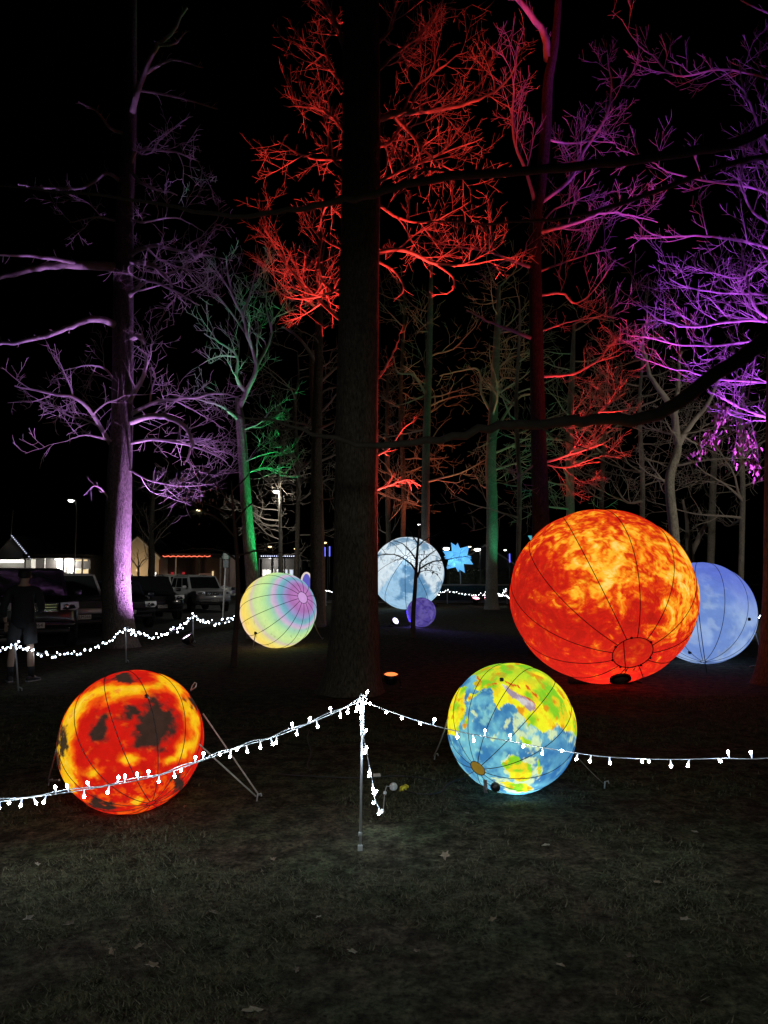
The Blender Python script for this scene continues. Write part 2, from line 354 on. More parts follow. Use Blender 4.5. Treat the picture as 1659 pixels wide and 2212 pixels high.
# the big dark trunk in the middle, its limbs lit red from behind
MAIN_D = 10.75
main_limbs = [
    ([(800, 262, 0.1), (860, 246, 0.5), (930, 240, 0.8), (1000, 226, 0.9), (1080, 190, 0.8), (1125, 130, 0.7)], 0.060, 0.008, 2),
    ([(850, 252, 0.5), (888, 290, 0.6), (935, 345, 0.7), (1000, 380, 0.9)], 0.034, 0.006, 2),
    ([(800, 548, 0.1), (870, 540, 0.5), (940, 570, 0.7), (1010, 572, 0.7), (1090, 560, 0.6)], 0.042, 0.006, 2),
    ([(940, 570, 0.7), (978, 600, 0.7), (972, 632, 0.7), (930, 636, 0.7)], 0.020, 0.004, 1),
    ([(805, 560, 0.1), (850, 585, 0.4), (872, 625, 0.4), (850, 650, 0.4)], 0.022, 0.005, 1),
    ([(800, 430, 0.1), (860, 470, 0.6), (930, 480, 0.8), (1010, 440, 1.0)], 0.030, 0.005, 2),
    ([(800, 400, 0.1), (880, 365, 0.7), (960, 330, 0.9), (1040, 300, 1.0)], 0.030, 0.005, 2),
    ([(800, 170, 0.1), (850, 120, 0.6), (900, 80, 0.8), (960, 0, 0.9)], 0.036, 0.008, 2),
    ([(800, 110, 0.1), (845, 60, 0.6), (858, 0, 0.8), (860, -80, 0.8)], 0.030, 0.008, 2),
    ([(800, 320, 0.1), (850, 300, 0.8), (890, 200, 1.2), (960, 140, 1.4), (1010, 110, 1.5)], 0.034, 0.006, 2),
    ([(755, 340, 0.1), (700, 345, 0.6), (650, 335, 0.8), (600, 305, 1.0)], 0.032, 0.005, 2),
    ([(755, 300, 0.1), (715, 250, 0.6), (670, 232, 0.8), (612, 228, 1.0)], 0.030, 0.005, 2),
    ([(755, 210, 0.1), (715, 150, 0.7), (700, 120, 0.8), (660, 150, 1.0)], 0.026, 0.005, 2),
    ([(750, 120, 0.1), (728, 60, 0.5), (700, 10, 0.7), (670, -40, 0.8)], 0.055, 0.020, 2),
    ([(752, 420, 0.1), (725, 430, 0.5), (700, 455, 0.7), (690, 500, 0.8)], 0.034, 0.005, 2),
    ([(752, 370, 0.1), (720, 345, 0.4), (715, 300, 0.6), (690, 260, 0.8)], 0.026, 0.005, 2),
    ([(745, 700, 0.1), (690, 650, 0.9), (640, 600, 1.3), (600, 540, 1.6), (560, 480, 1.8)], 0.034, 0.006, 2),
    ([(745, 640, 0.1), (700, 610, 0.8), (690, 560, 1.2), (700, 500, 1.4)], 0.026, 0.005, 2),
    ([(745, 620, 0.1), (690, 640, 0.8), (630, 645, 1.2), (575, 610, 1.5)], 0.026, 0.005, 2),
    ([(745, 540, 0.1), (705, 520, 0.7), (690, 480, 0.9)], 0.020, 0.004, 1),
    ([(805, 1060, 0.1), (840, 1048, 0.4), (880, 1036, 0.7), (910, 1050, 0.9)], 0.018, 0.004, 1),
    ([(805, 985, 0.1), (840, 970, 0.5), (868, 930, 0.7), (900, 905, 0.8)], 0.022, 0.004, 1),
    ([(805, 830, 0.1), (830, 800, 0.5), (855, 750, 0.7), (868, 715, 0.8)], 0.024, 0.005, 1),
]
build_tree('oak_tree', 'big dark oak trunk rising straight through the park, its bare limbs lit red', [(757, 1498), (764, 1400), (768, 1252), (772, 900), (777, 600), (780, 300), (781, 0), (782, -300), (783, -700)], MAIN_D,
           [100, 100, 95, 92, 88, 86, 80, 70, 50], main_limbs, 11, flare=0.5, rings=200, sides=64, twig=TWIG, dense=True)
# lilac-lit oak by the cars
LILAC_CFG = dict(gap={1: 0.14, 2: 0.2, 3: 0.34}, len={1: 0.4, 2: 0.95, 3: 1.7}, rmin=0.0055, wig=0.24, up=0.06, lift=0.12)
lilac_limbs = [
    ([(262, 578, -0.00), (200, 574, -0.40), (120, 573, -0.66), (60, 584, -0.80), (-20, 604, -0.80)], 0.125, 0.05, 1),
    ([(190, 575, -0.40), (130, 562, -0.80), (60, 553, -1.20), (-20, 548, -1.46)], 0.06, 0.02, 1),
    ([(262, 708, -0.00), (215, 690, -0.53), (165, 700, -0.93), (100, 726, -1.20), (-20, 748, -1.33)], 0.10, 0.035, 1),
    ([(275, 915, -0.00), (325, 899, -0.40), (375, 906, -0.66), (406, 932, -0.80), (416, 958, -0.80), (408, 985, -0.80), (395, 1005, -0.80)], 0.085, 0.015, 2),
    ([(272, 880, -0.00), (298, 835, -0.40), (312, 806, -0.53), (316, 768, -0.53), (300, 755, -0.53)], 0.070, 0.020, 2),
    ([(275, 735, -0.00), (300, 727, -0.40), (313, 742, -0.40)], 0.075, 0.05, 1),
    ([(270, 650, -0.00), (298, 622, -0.27), (325, 608, -0.40), (380, 630, -0.53), (430, 660, -0.53)], 0.06, 0.012, 2),
    ([(275, 565, -0.00), (325, 572, -0.40), (360, 600, -0.53), (372, 620, -0.53)], 0.07, 0.02, 2),
    ([(275, 552, -0.00), (330, 531, -0.40), (400, 545, -0.66), (500, 562, -0.80)], 0.065, 0.012, 2),
    ([(240, 960, -0.00), (180, 870, -0.76), (110, 850, -0.95), (30, 835, -1.14)], 0.06, 0.015, 2),
    ([(262, 960, -0.00), (215, 945, -0.40), (180, 940, -0.53), (140, 955, -0.66)], 0.035, 0.008, 2),
    ([(272, 900, -0.00), (340, 868, -0.19), (400, 862, -0.38), (480, 850, -0.57), (540, 870, -0.57)], 0.055, 0.010, 2),
    ([(262, 850, -0.00), (230, 800, -0.27), (190, 790, -0.53), (140, 800, -0.66)], 0.035, 0.008, 2),
    ([(272, 960, -0.00), (330, 950, -0.10), (400, 960, -0.28), (470, 985, -0.38), (500, 1010, -0.38)], 0.045, 0.008, 2),
    ([(270, 1010, -0.00), (330, 1040, -0.27), (400, 1050, -0.53), (470, 1045, -0.66)], 0.030, 0.008, 2),
    ([(250, 1095, -0.00), (210, 1050, -0.53), (180, 1070, -0.80)], 0.025, 0.008, 1),
    ([(282, 255, -0.00), (300, 190, -0.40), (318, 145, -0.53), (340, 100, -0.66), (375, 68, -0.80), (402, 15, -0.80)], 0.085, 0.035, 1),
    ([(312, 160, -0.40), (370, 130, -0.80), (440, 147, -1.06)], 0.05, 0.014, 1),
    ([(300, 195, -0.27), (390, 212, -0.66), (470, 236, -1.06)], 0.035, 0.014, 1),
    ([(345, 98, -0.66), (380, 93, -0.93), (402, 66, -1.06)], 0.04, 0.015, 1),
    ([(278, 290, -0.00), (240, 278, -0.27), (208, 240, -0.40), (170, 222, -0.53)], 0.05, 0.015, 1),
    ([(282, 360, -0.00), (300, 325, -0.40), (380, 330, -0.66), (430, 350, -0.80)], 0.045, 0.010, 2),
    ([(282, 370, -0.00), (305, 395, -0.40), (340, 410, -0.53), (380, 420, -0.66)], 0.05, 0.012, 1),
    ([(270, 400, -0.00), (230, 375, -0.40), (180, 405, -0.66), (80, 405, -0.93), (40, 398, -1.06)], 0.05, 0.02, 1),
    ([(275, 470, -0.00), (310, 480, -0.27), (380, 470, -0.40), (440, 500, -0.53)], 0.035, 0.008, 2),
    ([(262, 480, -0.00), (210, 470, -0.27), (150, 480, -0.40)], 0.035, 0.008, 2),
]
build_tree('oak_tree', 'oak beside the parked cars, bark and gnarled limbs washed lilac', [(262, 1390), (252, 1252), (258, 1050), (264, 900), (266, 700), (268, 500), (276, 350), (283, 200), (287, 0), (290, -250)], 17.9,
           [62, 58, 52, 46, 44, 40, 34, 26, 18, 8], lilac_limbs, 23, flare=0.35, rings=150, sides=44, twig=mat('twig_pale', (0.33, 0.29, 0.27), 0.85, noise=0.3, nscale=7, bump=0.5, spec=0.2), bark=bark_mat('bark_mid', (0.07, 0.06, 0.055), (0.28, 0.25, 0.23)), cfg=LILAC_CFG, dense=True)
# green-lit tree
GREEN_CFG = dict(gap={1: 0.17, 2: 0.22, 3: 0.38}, len={1: 0.42, 2: 0.95, 3: 1.6}, rmin=0.006, wig=0.2, up=0.18, lift=0.4)
green_limbs = [
    ([(517, 880, 0), (534, 843, 0), (554, 791, 0), (536, 727, 0), (524, 683, 0), (500, 631, 0), (488, 555, 0)], 0.085, 0.020, 2),
    ([(554, 791, 0), (575, 755, 0.2), (588, 719, 0.3), (590, 690, 0.3), (640, 668, 0.5)], 0.05, 0.010, 2),
    ([(530, 846, 0), (512, 819, -0.2), (512, 771, -0.3), (480, 743, -0.4), (440, 720, -0.5)], 0.06, 0.012, 2),
    ([(518, 910, 0), (496, 891, -0.3), (472, 875, -0.5), (420, 862, -0.7), (360, 850, -0.8)], 0.05, 0.010, 2),
    ([(536, 727, 0), (510, 690, 0.3), (470, 640, 0.5), (430, 615, 0.6)], 0.04, 0.008, 2),
    ([(524, 683, 0), (545, 620, 0.2), (560, 560, 0.3)], 0.035, 0.008, 2),
    ([(588, 719, 0.3), (575, 660, 0.3), (580, 600, 0.3)], 0.03, 0.007, 2),
    ([(500, 631, 0), (470, 590, 0.2), (440, 580, 0.3)], 0.025, 0.007, 2),
    ([(525, 1000, 0), (560, 985, -0.3), (600, 975, -0.4)], 0.025, 0.007, 2),
    ([(527, 1025, 0), (570, 1010, -0.3), (620, 1022, -0.4)], 0.028, 0.007, 2),
    ([(520, 930, 0), (560, 915, -0.2), (590, 880, -0.4)], 0.03, 0.007, 2),
    ([(512, 771, -0.3), (470, 770, -0.5), (430, 790, -0.6)], 0.025, 0.007, 2),
]
build_tree('park_tree', 'slim tree with bark lit bright green, standing behind the pastel banded globe', [(552, 1378), (545, 1252), (537, 1160), (526, 1000), (518, 900), (512, 860)], 20.6, [32, 28, 26, 22, 20, 8], green_limbs, 37,
           flare=0.3, sides=24, twig=mat('twig_mid', (0.27, 0.24, 0.2), 0.85, noise=0.3, nscale=7, spec=0.2), bark=BARK_PALE, cfg=GREEN_CFG, dense=True)
# tree just behind the sun globe: purple-red trunk, red limbs
T5 = 15.7
sun_limbs = [
    ([(1160, 815, 0), (1235, 808, 0.1), (1285, 783, 0), (1321, 743, 0), (1345, 725, 0)], 0.038, 0.006, 2),
    ([(1285, 783, 0), (1330, 770, 0.2), (1352, 758, 0.3)], 0.02, 0.005, 2),
    ([(1160, 916, 0), (1249, 909, -0.1), (1292, 891, -0.2), (1328, 862, -0.2), (1350, 850, -0.2)], 0.04, 0.006, 2),
    ([(1292, 891, -0.2), (1340, 888, -0.3), (1355, 885, -0.3)], 0.02, 0.005, 2),
    ([(1162, 1003, 0), (1235, 981, -0.1), (1292, 963, -0.2), (1325, 945, -0.2)], 0.034, 0.006, 2),
    ([(1162, 1000, 0), (1220, 1010, 0.2), (1270, 995, 0.3), (1300, 985, 0.3)], 0.022, 0.005, 2),
    ([(1158, 640, 0), (1213, 634, 0.1), (1242, 655, 0.2), (1280, 630, 0.2), (1330, 560, 0.2)], 0.035, 0.006, 2),
    ([(1157, 590, 0), (1210, 570, 0.3), (1270, 550, 0.5), (1330, 535, 0.6)], 0.03, 0.006, 2),
    ([(1156, 505, 0), (1244, 482, 0), (1304, 460, 0), (1354, 465, 0), (1420, 480, 0)], 0.045, 0.008, 2),
    ([(1160, 720, 0), (1215, 700, 0.2), (1260, 690, 0.4), (1310, 680, 0.5)], 0.022, 0.005, 2),
    ([(1152, 732, 0), (1098, 711, -0.3), (1062, 697, -0.5), (1010, 670, -0.7)], 0.045, 0.012, 1),
    ([(1152, 580, 0), (1100, 560, -0.2), (1060, 545, -0.3), (980, 530, -0.5)], 0.04, 0.010, 2),
    ([(1158, 450, 0), (1140, 380, -0.2), (1110, 300, -0.3), (1110, 200, -0.3), (1120, 100, -0.3)], 0.045, 0.012, 2),
    ([(1165, 440, 0), (1230, 390, 0.2), (1260, 330, 0.3), (1310, 250, 0.4), (1320, 180, 0.4), (1312, 120, 0.4)], 0.05, 0.010, 2),
    ([(1175, 300, 0), (1230, 310, 0.2), (1280, 305, 0.3), (1330, 310, 0.4)], 0.03, 0.008, 2),
    ([(1183, 130, 0), (1174, 70, 0), (1129, 10, 0), (1080, -50, 0)], 0.09, 0.05, 1),
    ([(1150, 560, 0), (1180, 470, 0.4), (1230, 440, 0.6), (1280, 420, 0.7)], 0.03, 0.006, 2),
    ([(1158, 1000, 0), (1120, 1030, -0.3), (1090, 1045, -0.4)], 0.022, 0.006, 2),
]
SUN_CFG = dict(gap={1: 0.11, 2: 0.16, 3: 0.28}, len={1: 0.34, 2: 0.75, 3: 1.3}, rmin=0.0042, wig=0.12, up=0.14, lift=0.3)
build_tree('park_tree', 'tall straight tree behind the fiery orange globe, trunk dull red turning purple higher up', [(1168, 1415), (1166, 1252), (1168, 1140), (1160, 800), (1156, 500), (1168, 400), (1179, 280), (1184, 175), (1199, 90), (1210, -50)], T5,
           [44, 40, 38, 30, 27, 26, 25, 22, 18, 14], sun_limbs, 51, flare=0.35, rings=120, sides=32, bark=bark_mat('bark_dark', (0.022, 0.018, 0.016), (0.085, 0.07, 0.062)), cfg=SUN_CFG, dense=True)
# magenta tree whose limbs enter from beyond the right edge
PUR_CFG = dict(gap={1: 0.11, 2: 0.17, 3: 0.28}, len={1: 0.32, 2: 0.7, 3: 1.2}, rmin=0.0045, wig=0.11, up=0.16, lift=0.35)
pur_limbs = [
    ([(1740, 720, 0), (1659, 689, -0.2), (1623, 650, -0.3), (1612, 590, -0.3), (1600, 540, -0.3)], 0.036, 0.008, 2),
    ([(1740, 730, 0), (1659, 694, -0.3), (1566, 696, -0.6), (1494, 707, -0.7), (1432, 693, -0.8), (1386, 664, -0.9), (1339, 624, -1.0)], 0.036, 0.006, 2),
    ([(1740, 740, 0), (1640, 735, 0.3), (1540, 747, 0.5), (1458, 743, 0.6), (1400, 730, 0.6), (1357, 725, 0.6)], 0.032, 0.006, 2),
    ([(1740, 640, 0), (1620, 635, -0.3), (1530, 630, -0.5), (1458, 610, -0.6), (1440, 590, -0.6)], 0.026, 0.006, 2),
    ([(1740, 920, 0), (1645, 898, -0.2), (1600, 880, -0.3), (1560, 860, -0.4), (1530, 845, -0.4)], 0.036, 0.010, 2),
    ([(1740, 830, 0), (1645, 825, 0.2), (1540, 818, 0.4), (1490, 802, 0.5), (1450, 797, 0.6), (1375, 770, 0.6)], 0.030, 0.006, 2),
    ([(1634, 740, -0.2), (1627, 800, -0.2), (1610, 880, -0.2)], 0.014, 0.012, 1),
    ([(1740, 400, 0), (1660, 330, -0.3), (1630, 250, -0.4), (1605, 190, -0.4), (1596, 140, -0.4)], 0.036, 0.010, 2),
    ([(1740, 520, 0), (1640, 470, -0.3), (1606, 420, -0.4), (1599, 370, -0.4), (1620, 300, -0.4)], 0.029, 0.008, 2),
    ([(1740, 560, 0), (1620, 525, 0.2), (1520, 510, 0.4), (1440, 512, 0.5), (1400, 500, 0.5), (1362, 465, 0.5)], 0.032, 0.006, 2),
    ([(1740, 460, 0), (1640, 410, 0.2), (1520, 390, 0.4), (1440, 370, 0.5), (1400, 345, 0.5), (1330, 320, 0.6)], 0.030, 0.006, 2),
    ([(1740, 200, 0), (1660, 170, 0.2), (1560, 150, 0.4), (1460, 165, 0.5), (1410, 120, 0.6), (1380, 100, 0.6), (1340, 40, 0.6)], 0.029, 0.006, 2),
    ([(1740, 60, 0), (1650, 25, 0), (1600, 0, 0)], 0.022, 0.01, 1),
    ([(1740, 500, 0), (1680, 400, 0.3), (1650, 320, 0.4), (1645, 240, 0.4)], 0.025, 0.010, 2),
    ([(1740, 570, 0), (1680, 560, -0.4), (1600, 600, -0.6), (1540, 590, -0.7), (1480, 575, -0.8)], 0.022, 0.006, 2),
    ([(1740, 690, 0), (1690, 620, -0.2), (1655, 560, -0.3), (1640, 520, -0.3)], 0.024, 0.008, 2),
    ([(1740, 270, 0), (1690, 200, 0.3), (1680, 100, 0.4)], 0.022, 0.008, 2),
]
ptree = build_tree('park_tree', 'bare tree at the edge of the lawn with branches lit vivid magenta', [(1750, 1440), (1748, 1252), (1745, 900), (1742, 600), (1740, 300), (1738, 0), (1736, -200)], 14.0,
           [46, 40, 36, 32, 26, 18, 10], pur_limbs, 67, flare=0.3, cfg=PUR_CFG, dense=True)
# dry leaves hanging from the magenta branches
def leaf_geo(c, d, n, ln, w):
    d = d / (np.linalg.norm(d) + 1e-9); s = np.cross(d, n); s /= np.linalg.norm(s) + 1e-9; m = np.cross(s, d)
    return [c, c + d * ln * 0.35 + s * w / 2 + m * 0.004, c + d * ln * 0.75 + s * w * 0.4, c + d * ln, c + d * ln * 0.75 - s * w * 0.4, c + d * ln * 0.35 - s * w / 2 + m * 0.004], [(0, 1, 2, 3), (0, 3, 4, 5)]
def leaf_clump(spots, n, depth, spread, parent, foot, m, seed, size=(0.05, 0.09)):
    rng = random.Random(seed); b = MB()
    for _ in range(n):
        x, y = rng.choice(spots); c = P(x + rng.gauss(0, spread), y + rng.gauss(0, spread), depth + rng.gauss(0, 0.15)) - foot
        V, F = leaf_geo(c, np.array([rng.gauss(0, .35), rng.gauss(0, .35), -1]), np.array([rng.gauss(0, 1), rng.gauss(0, 1), 0.1]), rng.uniform(*size), rng.uniform(0.025, 0.04)); b.add(V, F)
    o = b.build('dry_leaves', m, parent); o['kind'] = 'stuff'; return o
LEAF_DRY = mat('leaf_dry', (0.26, 0.17, 0.11), 0.8, noise=0.4, nscale=15)
pf = np.array(ptree.location)
hang = MB(); rng = random.Random(5); spots = []
for x0, y0, x1, y1 in ((1575, 880, 1500, 985), (1560, 930, 1530, 950), (1590, 885, 1580, 1000), (1612, 890, 1625, 1015), (1620, 900, 1640, 1030), (1565, 870, 1555, 905), (1600, 890, 1605, 970)):
    a = P(x0, y0, 13.75) - pf; b = P(x1, y1, 13.7) - pf; hang.tube([a, (a + b) / 2 + np.array([0.05, 0, -0.03]), b], [0.007, 0.005, 0.003], 4)
    for t in np.linspace(0.4, 1.0, 6): spots.append((x0 + (x1 - x0) * t, y0 + (y1 - y0) * t))
hang.build('twig', TWIG, ptree); leaf_clump(spots, 380, 13.7, 9, ptree, pf, LEAF_DRY, 8, (0.06, 0.11))
# dark tree at the right edge, its long boughs reaching across in front of the lawn
DARK_CFG = dict(gap={1: 0.3, 2: 0.5, 3: 0.6}, len={1: 0.3, 2: 0.6, 3: 1.0}, rmin=0.004, wig=0.2, up=0.1, lift=0.2)
edge_limbs = [
    ([(1700, 690, 0), (1620, 760, -0.6), (1540, 812, -1.0), (1450, 880, -1.4), (1380, 905, -1.7), (1280, 906, -2.0), (1180, 914, -2.3), (1080, 922, -2.6), (950, 948, -2.9), (820, 963, -3.1), (700, 940, -3.2), (600, 912, -3.2), (480, 885, -3.2)], 0.125, 0.006, 1, DARK_CFG),
    ([(1700, 250, 0), (1600, 305, -0.6), (1500, 326, -1.0), (1420, 338, -1.4), (1254, 360, -2.0), (1079, 372, -2.5), (940, 385, -2.8), (829, 412, -3.0), (720, 436, -3.2), (620, 455, -3.3), (500, 470, -3.4), (350, 440, -3.5), (150, 416, -3.6), (-20, 405, -3.6)], 0.085, 0.008, 1, DARK_CFG),
    ([(1000, 377, -2.7), (930, 365, -2.8), (880, 378, -2.9), (829, 402, -3.0)], 0.018, 0.004, 1, DARK_CFG),
    ([(1700, 330, 0), (1560, 360, -0.8), (1400, 420, -1.4), (1250, 465, -1.8), (1100, 482, -2.2), (900, 478, -2.6)], 0.05, 0.006, 1, DARK_CFG),
    ([(1150, 916, -2.4), (1250, 965, -2.4), (1330, 985, -2.4)], 0.012, 0.004, 1, DARK_CFG),
]
build_tree('oak_tree', 'dark reddish trunk at the lawn edge right of the fiery globe, long black boughs', [(1688, 1474), (1690, 1400), (1692, 1252), (1694, 1000), (1696, 700), (1697, 400), (1698, 0), (1699, -200)], 11.6,
           [88, 82, 78, 76, 72, 66, 55, 40], edge_limbs, 71, flare=0.45, sides=40, rings=120, twig=TWIG_DARK)
# trees further back
FAR_CFG = dict(gap={1: 0.22, 2: 0.3, 3: 0.6}, len={1: 0.6, 2: 1.2, 3: 2.0}, rmin=0.007, wig=0.22, up=0.06, lift=0.15)
FAR2_CFG = dict(gap={1: 0.36, 2: 0.5, 3: 0.8}, len={1: 0.9, 2: 1.7, 3: 2.4}, rmin=0.010, wig=0.22, up=0.06, lift=0.15)
build_tree('park_tree', 'thin dark trunk just left of the big dark oak, behind the pastel globe', [(684, 1352), (683, 1252), (684, 1000), (688, 800), (690, 640), (692, 500)], 25.5, [30, 26, 24, 20, 16, 8],
           [([(684, 870, 0), (700, 845, 0), (730, 835, 0)], 0.05, 0.02, 2), ([(686, 790, 0), (650, 735, -0.3), (610, 705, -0.4)], 0.07, 0.03, 1), ([(688, 830, 0), (720, 800, 0), (760, 770, 0)], 0.06, 0.02, 2), ([(684, 930, 0), (650, 915, 0), (590, 905, 0)], 0.05, 0.015, 2)], 81, cfg=FAR_CFG, auto=(10, 4, 13, 1.6, 3.2, 0, 360, 22), sides=20, flare=0.3)
m_snag = build_tree('dead_snag', 'broken brown snag standing beside the thin dark trunk, top snapped off', [(694, 1350), (690, 1100), (681, 900), (676, 800), (674, 758)], 26.2, [20, 18, 20, 17, 11], [], 82, cfg=FAR_CFG, sides=16, bark=bark_mat('bark_snag', (0.14, 0.08, 0.05), (0.42, 0.25, 0.16)), flare=0.2)
build_tree('park_tree', 'slender grey trunk rising directly behind the white moon globe', [(920, 1320), (919, 1252), (920, 1000), (926, 800), (930, 650), (932, 560)], 43.0, [19, 18, 17, 15, 12, 6],
           [([(922, 880, 0), (970, 860, 0), (1030, 850, 0)], 0.06, 0.02, 2, FAR2_CFG), ([(926, 850, 0), (880, 870, 0), (840, 880, 0)], 0.05, 0.02, 2, FAR2_CFG), ([(924, 860, 0), (895, 812, -0.2), (860, 804, -0.3), (850, 770, -0.3)], 0.08, 0.03, 1, FAR2_CFG)], 83, cfg=FAR2_CFG, auto=(14, 6, 18, 2.5, 5.5, 0, 360, 15, 3), sides=18, flare=0.3, bark=BARK_PALE)
build_tree('park_tree', 'trunk red on one side and green on the other, behind the star lantern', [(1062, 1312), (1062, 1252), (1063, 1100), (1060, 1000), (1066, 880), (1074, 720), (1078, 620)], 40.5, [27, 25, 24, 23, 20, 15, 8],
           [([(1062, 960, 0), (1085, 905, 0), (1120, 860, 0), (1150, 850, 0)], 0.10, 0.04, 2, FAR2_CFG), ([(1066, 900, 0), (1040, 850, 0), (1035, 800, 0), (1000, 800, 0), (950, 812, 0)], 0.08, 0.03, 2, FAR2_CFG), ([(1070, 800, 0), (1110, 770, 0), (1160, 760, 0)], 0.07, 0.02, 2, FAR2_CFG), ([(1074, 720, 0), (1110, 690, 0), (1150, 640, 0)], 0.06, 0.02, 2, FAR2_CFG)], 84, cfg=FAR2_CFG, auto=(14, 5.5, 20, 2.5, 5.5, 0, 360, 18, 3), sides=20, flare=0.35, bark=BARK_PALE)
build_tree('park_tree', 'faint green trunk glimpsed above the fiery globe between red branches', [(1232, 1325), (1233, 1252), (1232, 1100), (1230, 950), (1236, 800), (1240, 700)], 37.0, [20, 19, 18, 16, 12, 6],
           [], 85, cfg=FAR2_CFG, auto=(16, 5, 15, 2.2, 4.5, 0, 360, 12, 3), sides=16, flare=0.3, bark=BARK_PALE)
build_tree('park_tree', 'pale crooked trunk forking above the pale blue globe', [(1462, 1340), (1462, 1252), (1455, 1140), (1446, 1040), (1462, 980), (1468, 940)], 27.5, [24, 22, 21, 20, 18, 10],
           [([(1464, 960, 0), (1455, 890, 0), (1430, 850, 0), (1405, 810, 0), (1385, 740, 0)], 0.15, 0.05, 2), ([(1466, 960, 0), (1490, 920, 0), (1530, 870, 0), (1560, 800, 0)], 0.12, 0.04, 2), ([(1458, 900, 0), (1465, 820, 0.2), (1470, 760, 0.3)], 0.10, 0.04, 2), ([(1450, 1060, 0), (1410, 1010, 0), (1390, 980, 0)], 0.03, 0.01, 2)], 86, cfg=FAR_CFG, auto=(12, 4.5, 11, 1.6, 3.2, 0, 360, 15, 3), sides=18, flare=0.25, bark=bark_mat('bark_lichen', (0.16, 0.14, 0.11), (0.48, 0.45, 0.38)))
build_tree('park_tree', 'young forked tree between the two pale trunks behind the blue globe', [(1492, 1318), (1490, 1252), (1490, 1200), (1484, 1150)], 36.0, [20, 19, 17, 8],
           [([(1489, 1205, 0), (1510, 1160, 0), (1530, 1120, 0), (1540, 1060, 0)], 0.15, 0.05, 2), ([(1486, 1190, 0), (1484, 1130, 0), (1475, 1080, 0)], 0.13, 0.05, 2)], 87, cfg=FAR_CFG, auto=(4, 3, 5.5, 1.2, 2.2, 0, 360, 25), sides=14, flare=0.25)
build_tree('park_tree', 'thin upright trunk behind the right side of the pale blue globe', [(1536, 1320), (1534, 1252), (1537, 1150), (1540, 1050), (1545, 950), (1548, 880)], 35.0, [18, 16, 15, 14, 10, 5],
           [], 88, cfg=FAR_CFG, auto=(11, 5, 11, 1.6, 3.4, 0, 360, 15), sides=14, flare=0.25, bark=BARK_PALE)
build_tree('park_tree', 'dark bare tree standing in front of the cream gabled house', [(327, 1300), (327, 1252), (328, 1200), (326, 1150), (330, 1080), (332, 1020)], 52.0, [16, 15, 14, 13, 9, 4],
           [], 89, cfg=FAR2_CFG, auto=(12, 3.0, 8.5, 2.0, 4.0, 0, 360, 25), sides=14, flare=0.25)
build_tree('small_tree', 'little bare tree silhouetted on the cream house wall beside the lilac oak', [(299, 1305), (299, 1252), (299, 1225)], 50.0, [6, 5, 4],
           [([(299, 1228, 0), (288, 1212, 0), (280, 1200, 0)], 0.05, 0.02, 2), ([(299, 1228, 0), (308, 1212, 0), (322, 1205, 0)], 0.05, 0.02, 2), ([(299, 1235, 0), (299, 1210, 0), (296, 1192, 0)], 0.05, 0.02, 2)], 90, cfg=dict(gap={1: 0.25, 2: 0.3, 3: 0.5}, len={1: 0.5, 2: 0.9, 3: 1.6}, rmin=0.012, wig=0.2, up=0.05, lift=0.1), sides=8, flare=0.1)
build_tree('park_tree', 'bare tree catching warm lamplight behind the green-lit trunk', [(610, 1305), (608, 1252), (606, 1150), (604, 1080), (606, 1000), (608, 930)], 46.0, [10, 9, 8, 8, 6, 3],
           [], 91, cfg=FAR2_CFG, auto=(20, 3.0, 12, 2.0, 4.0, 0, 360, 8, 3), sides=12, flare=0.2)
build_tree('park_tree', 'dark leaning trunk seen between the red branches and the pale crooked trunk', [(1288, 1320), (1290, 1252), (1298, 1120), (1302, 1000), (1310, 880)], 34.0, [12, 11, 10, 9, 5],
           [], 92, cfg=FAR_CFG, auto=(16, 5, 13, 1.6, 3.2, 0, 360, 15, 3), sides=12, flare=0.25)
build_tree('park_tree', 'dark trunk hidden close behind the big oak, only its twigs showing', [(842, 1312), (842, 1252), (838, 1100), (836, 950), (838, 800)], 47.0, [14, 13, 12, 11, 6],
           [], 93, cfg=FAR2_CFG, auto=(14, 3.5, 15, 2.2, 4.5, 0, 360, 15, 3), sides=12, flare=0.25)
for k, (lab, x, d, w, h0, z0, z1, b) in enumerate((
        ('brown bare tree behind the moon globe beside the slender grey trunk, twigs dull orange', 868, 46.0, 13, 620, 5, 20, BARK),
        ('dim twiggy tree between the star lantern trunk and the dull red trunk', 1118, 36.0, 12, 640, 4.5, 16, BARK_PALE),
        ('dim grey twiggy tree between the fiery globe and the pale crooked trunk', 1384, 33.0, 12, 700, 4.5, 14, BARK_PALE),
        ('dark twiggy tree left of the thin dark trunk and the broken snag', 640, 34.0, 11, 760, 4, 13, BARK),
        ('dim bare tree showing between the pale trunks and the edge trunk', 1600, 31.0, 13, 820, 4, 11, BARK_PALE))):
    build_tree('park_tree', lab, [(x, 1252 + CAM_H * FPX / d), (x, 1252), (x + 4, 1050), (x - 3, 880), (x + 5, h0 + 60), (x + 3, h0)], d, [w, w * .95, w * .85, w * .7, w * .45, w * .2], [], 120 + k, cfg=dict(gap={1: 0.3, 2: 0.42, 3: 0.7}, len={1: 0.75, 2: 1.4, 3: 2.0}, rmin=0.008, wig=0.18, up=0.05, lift=0.1), auto=(20, z0, z1, 1.8, 4.2, 0, 360, 12, 3), sides=12, flare=0.25, bark=b)
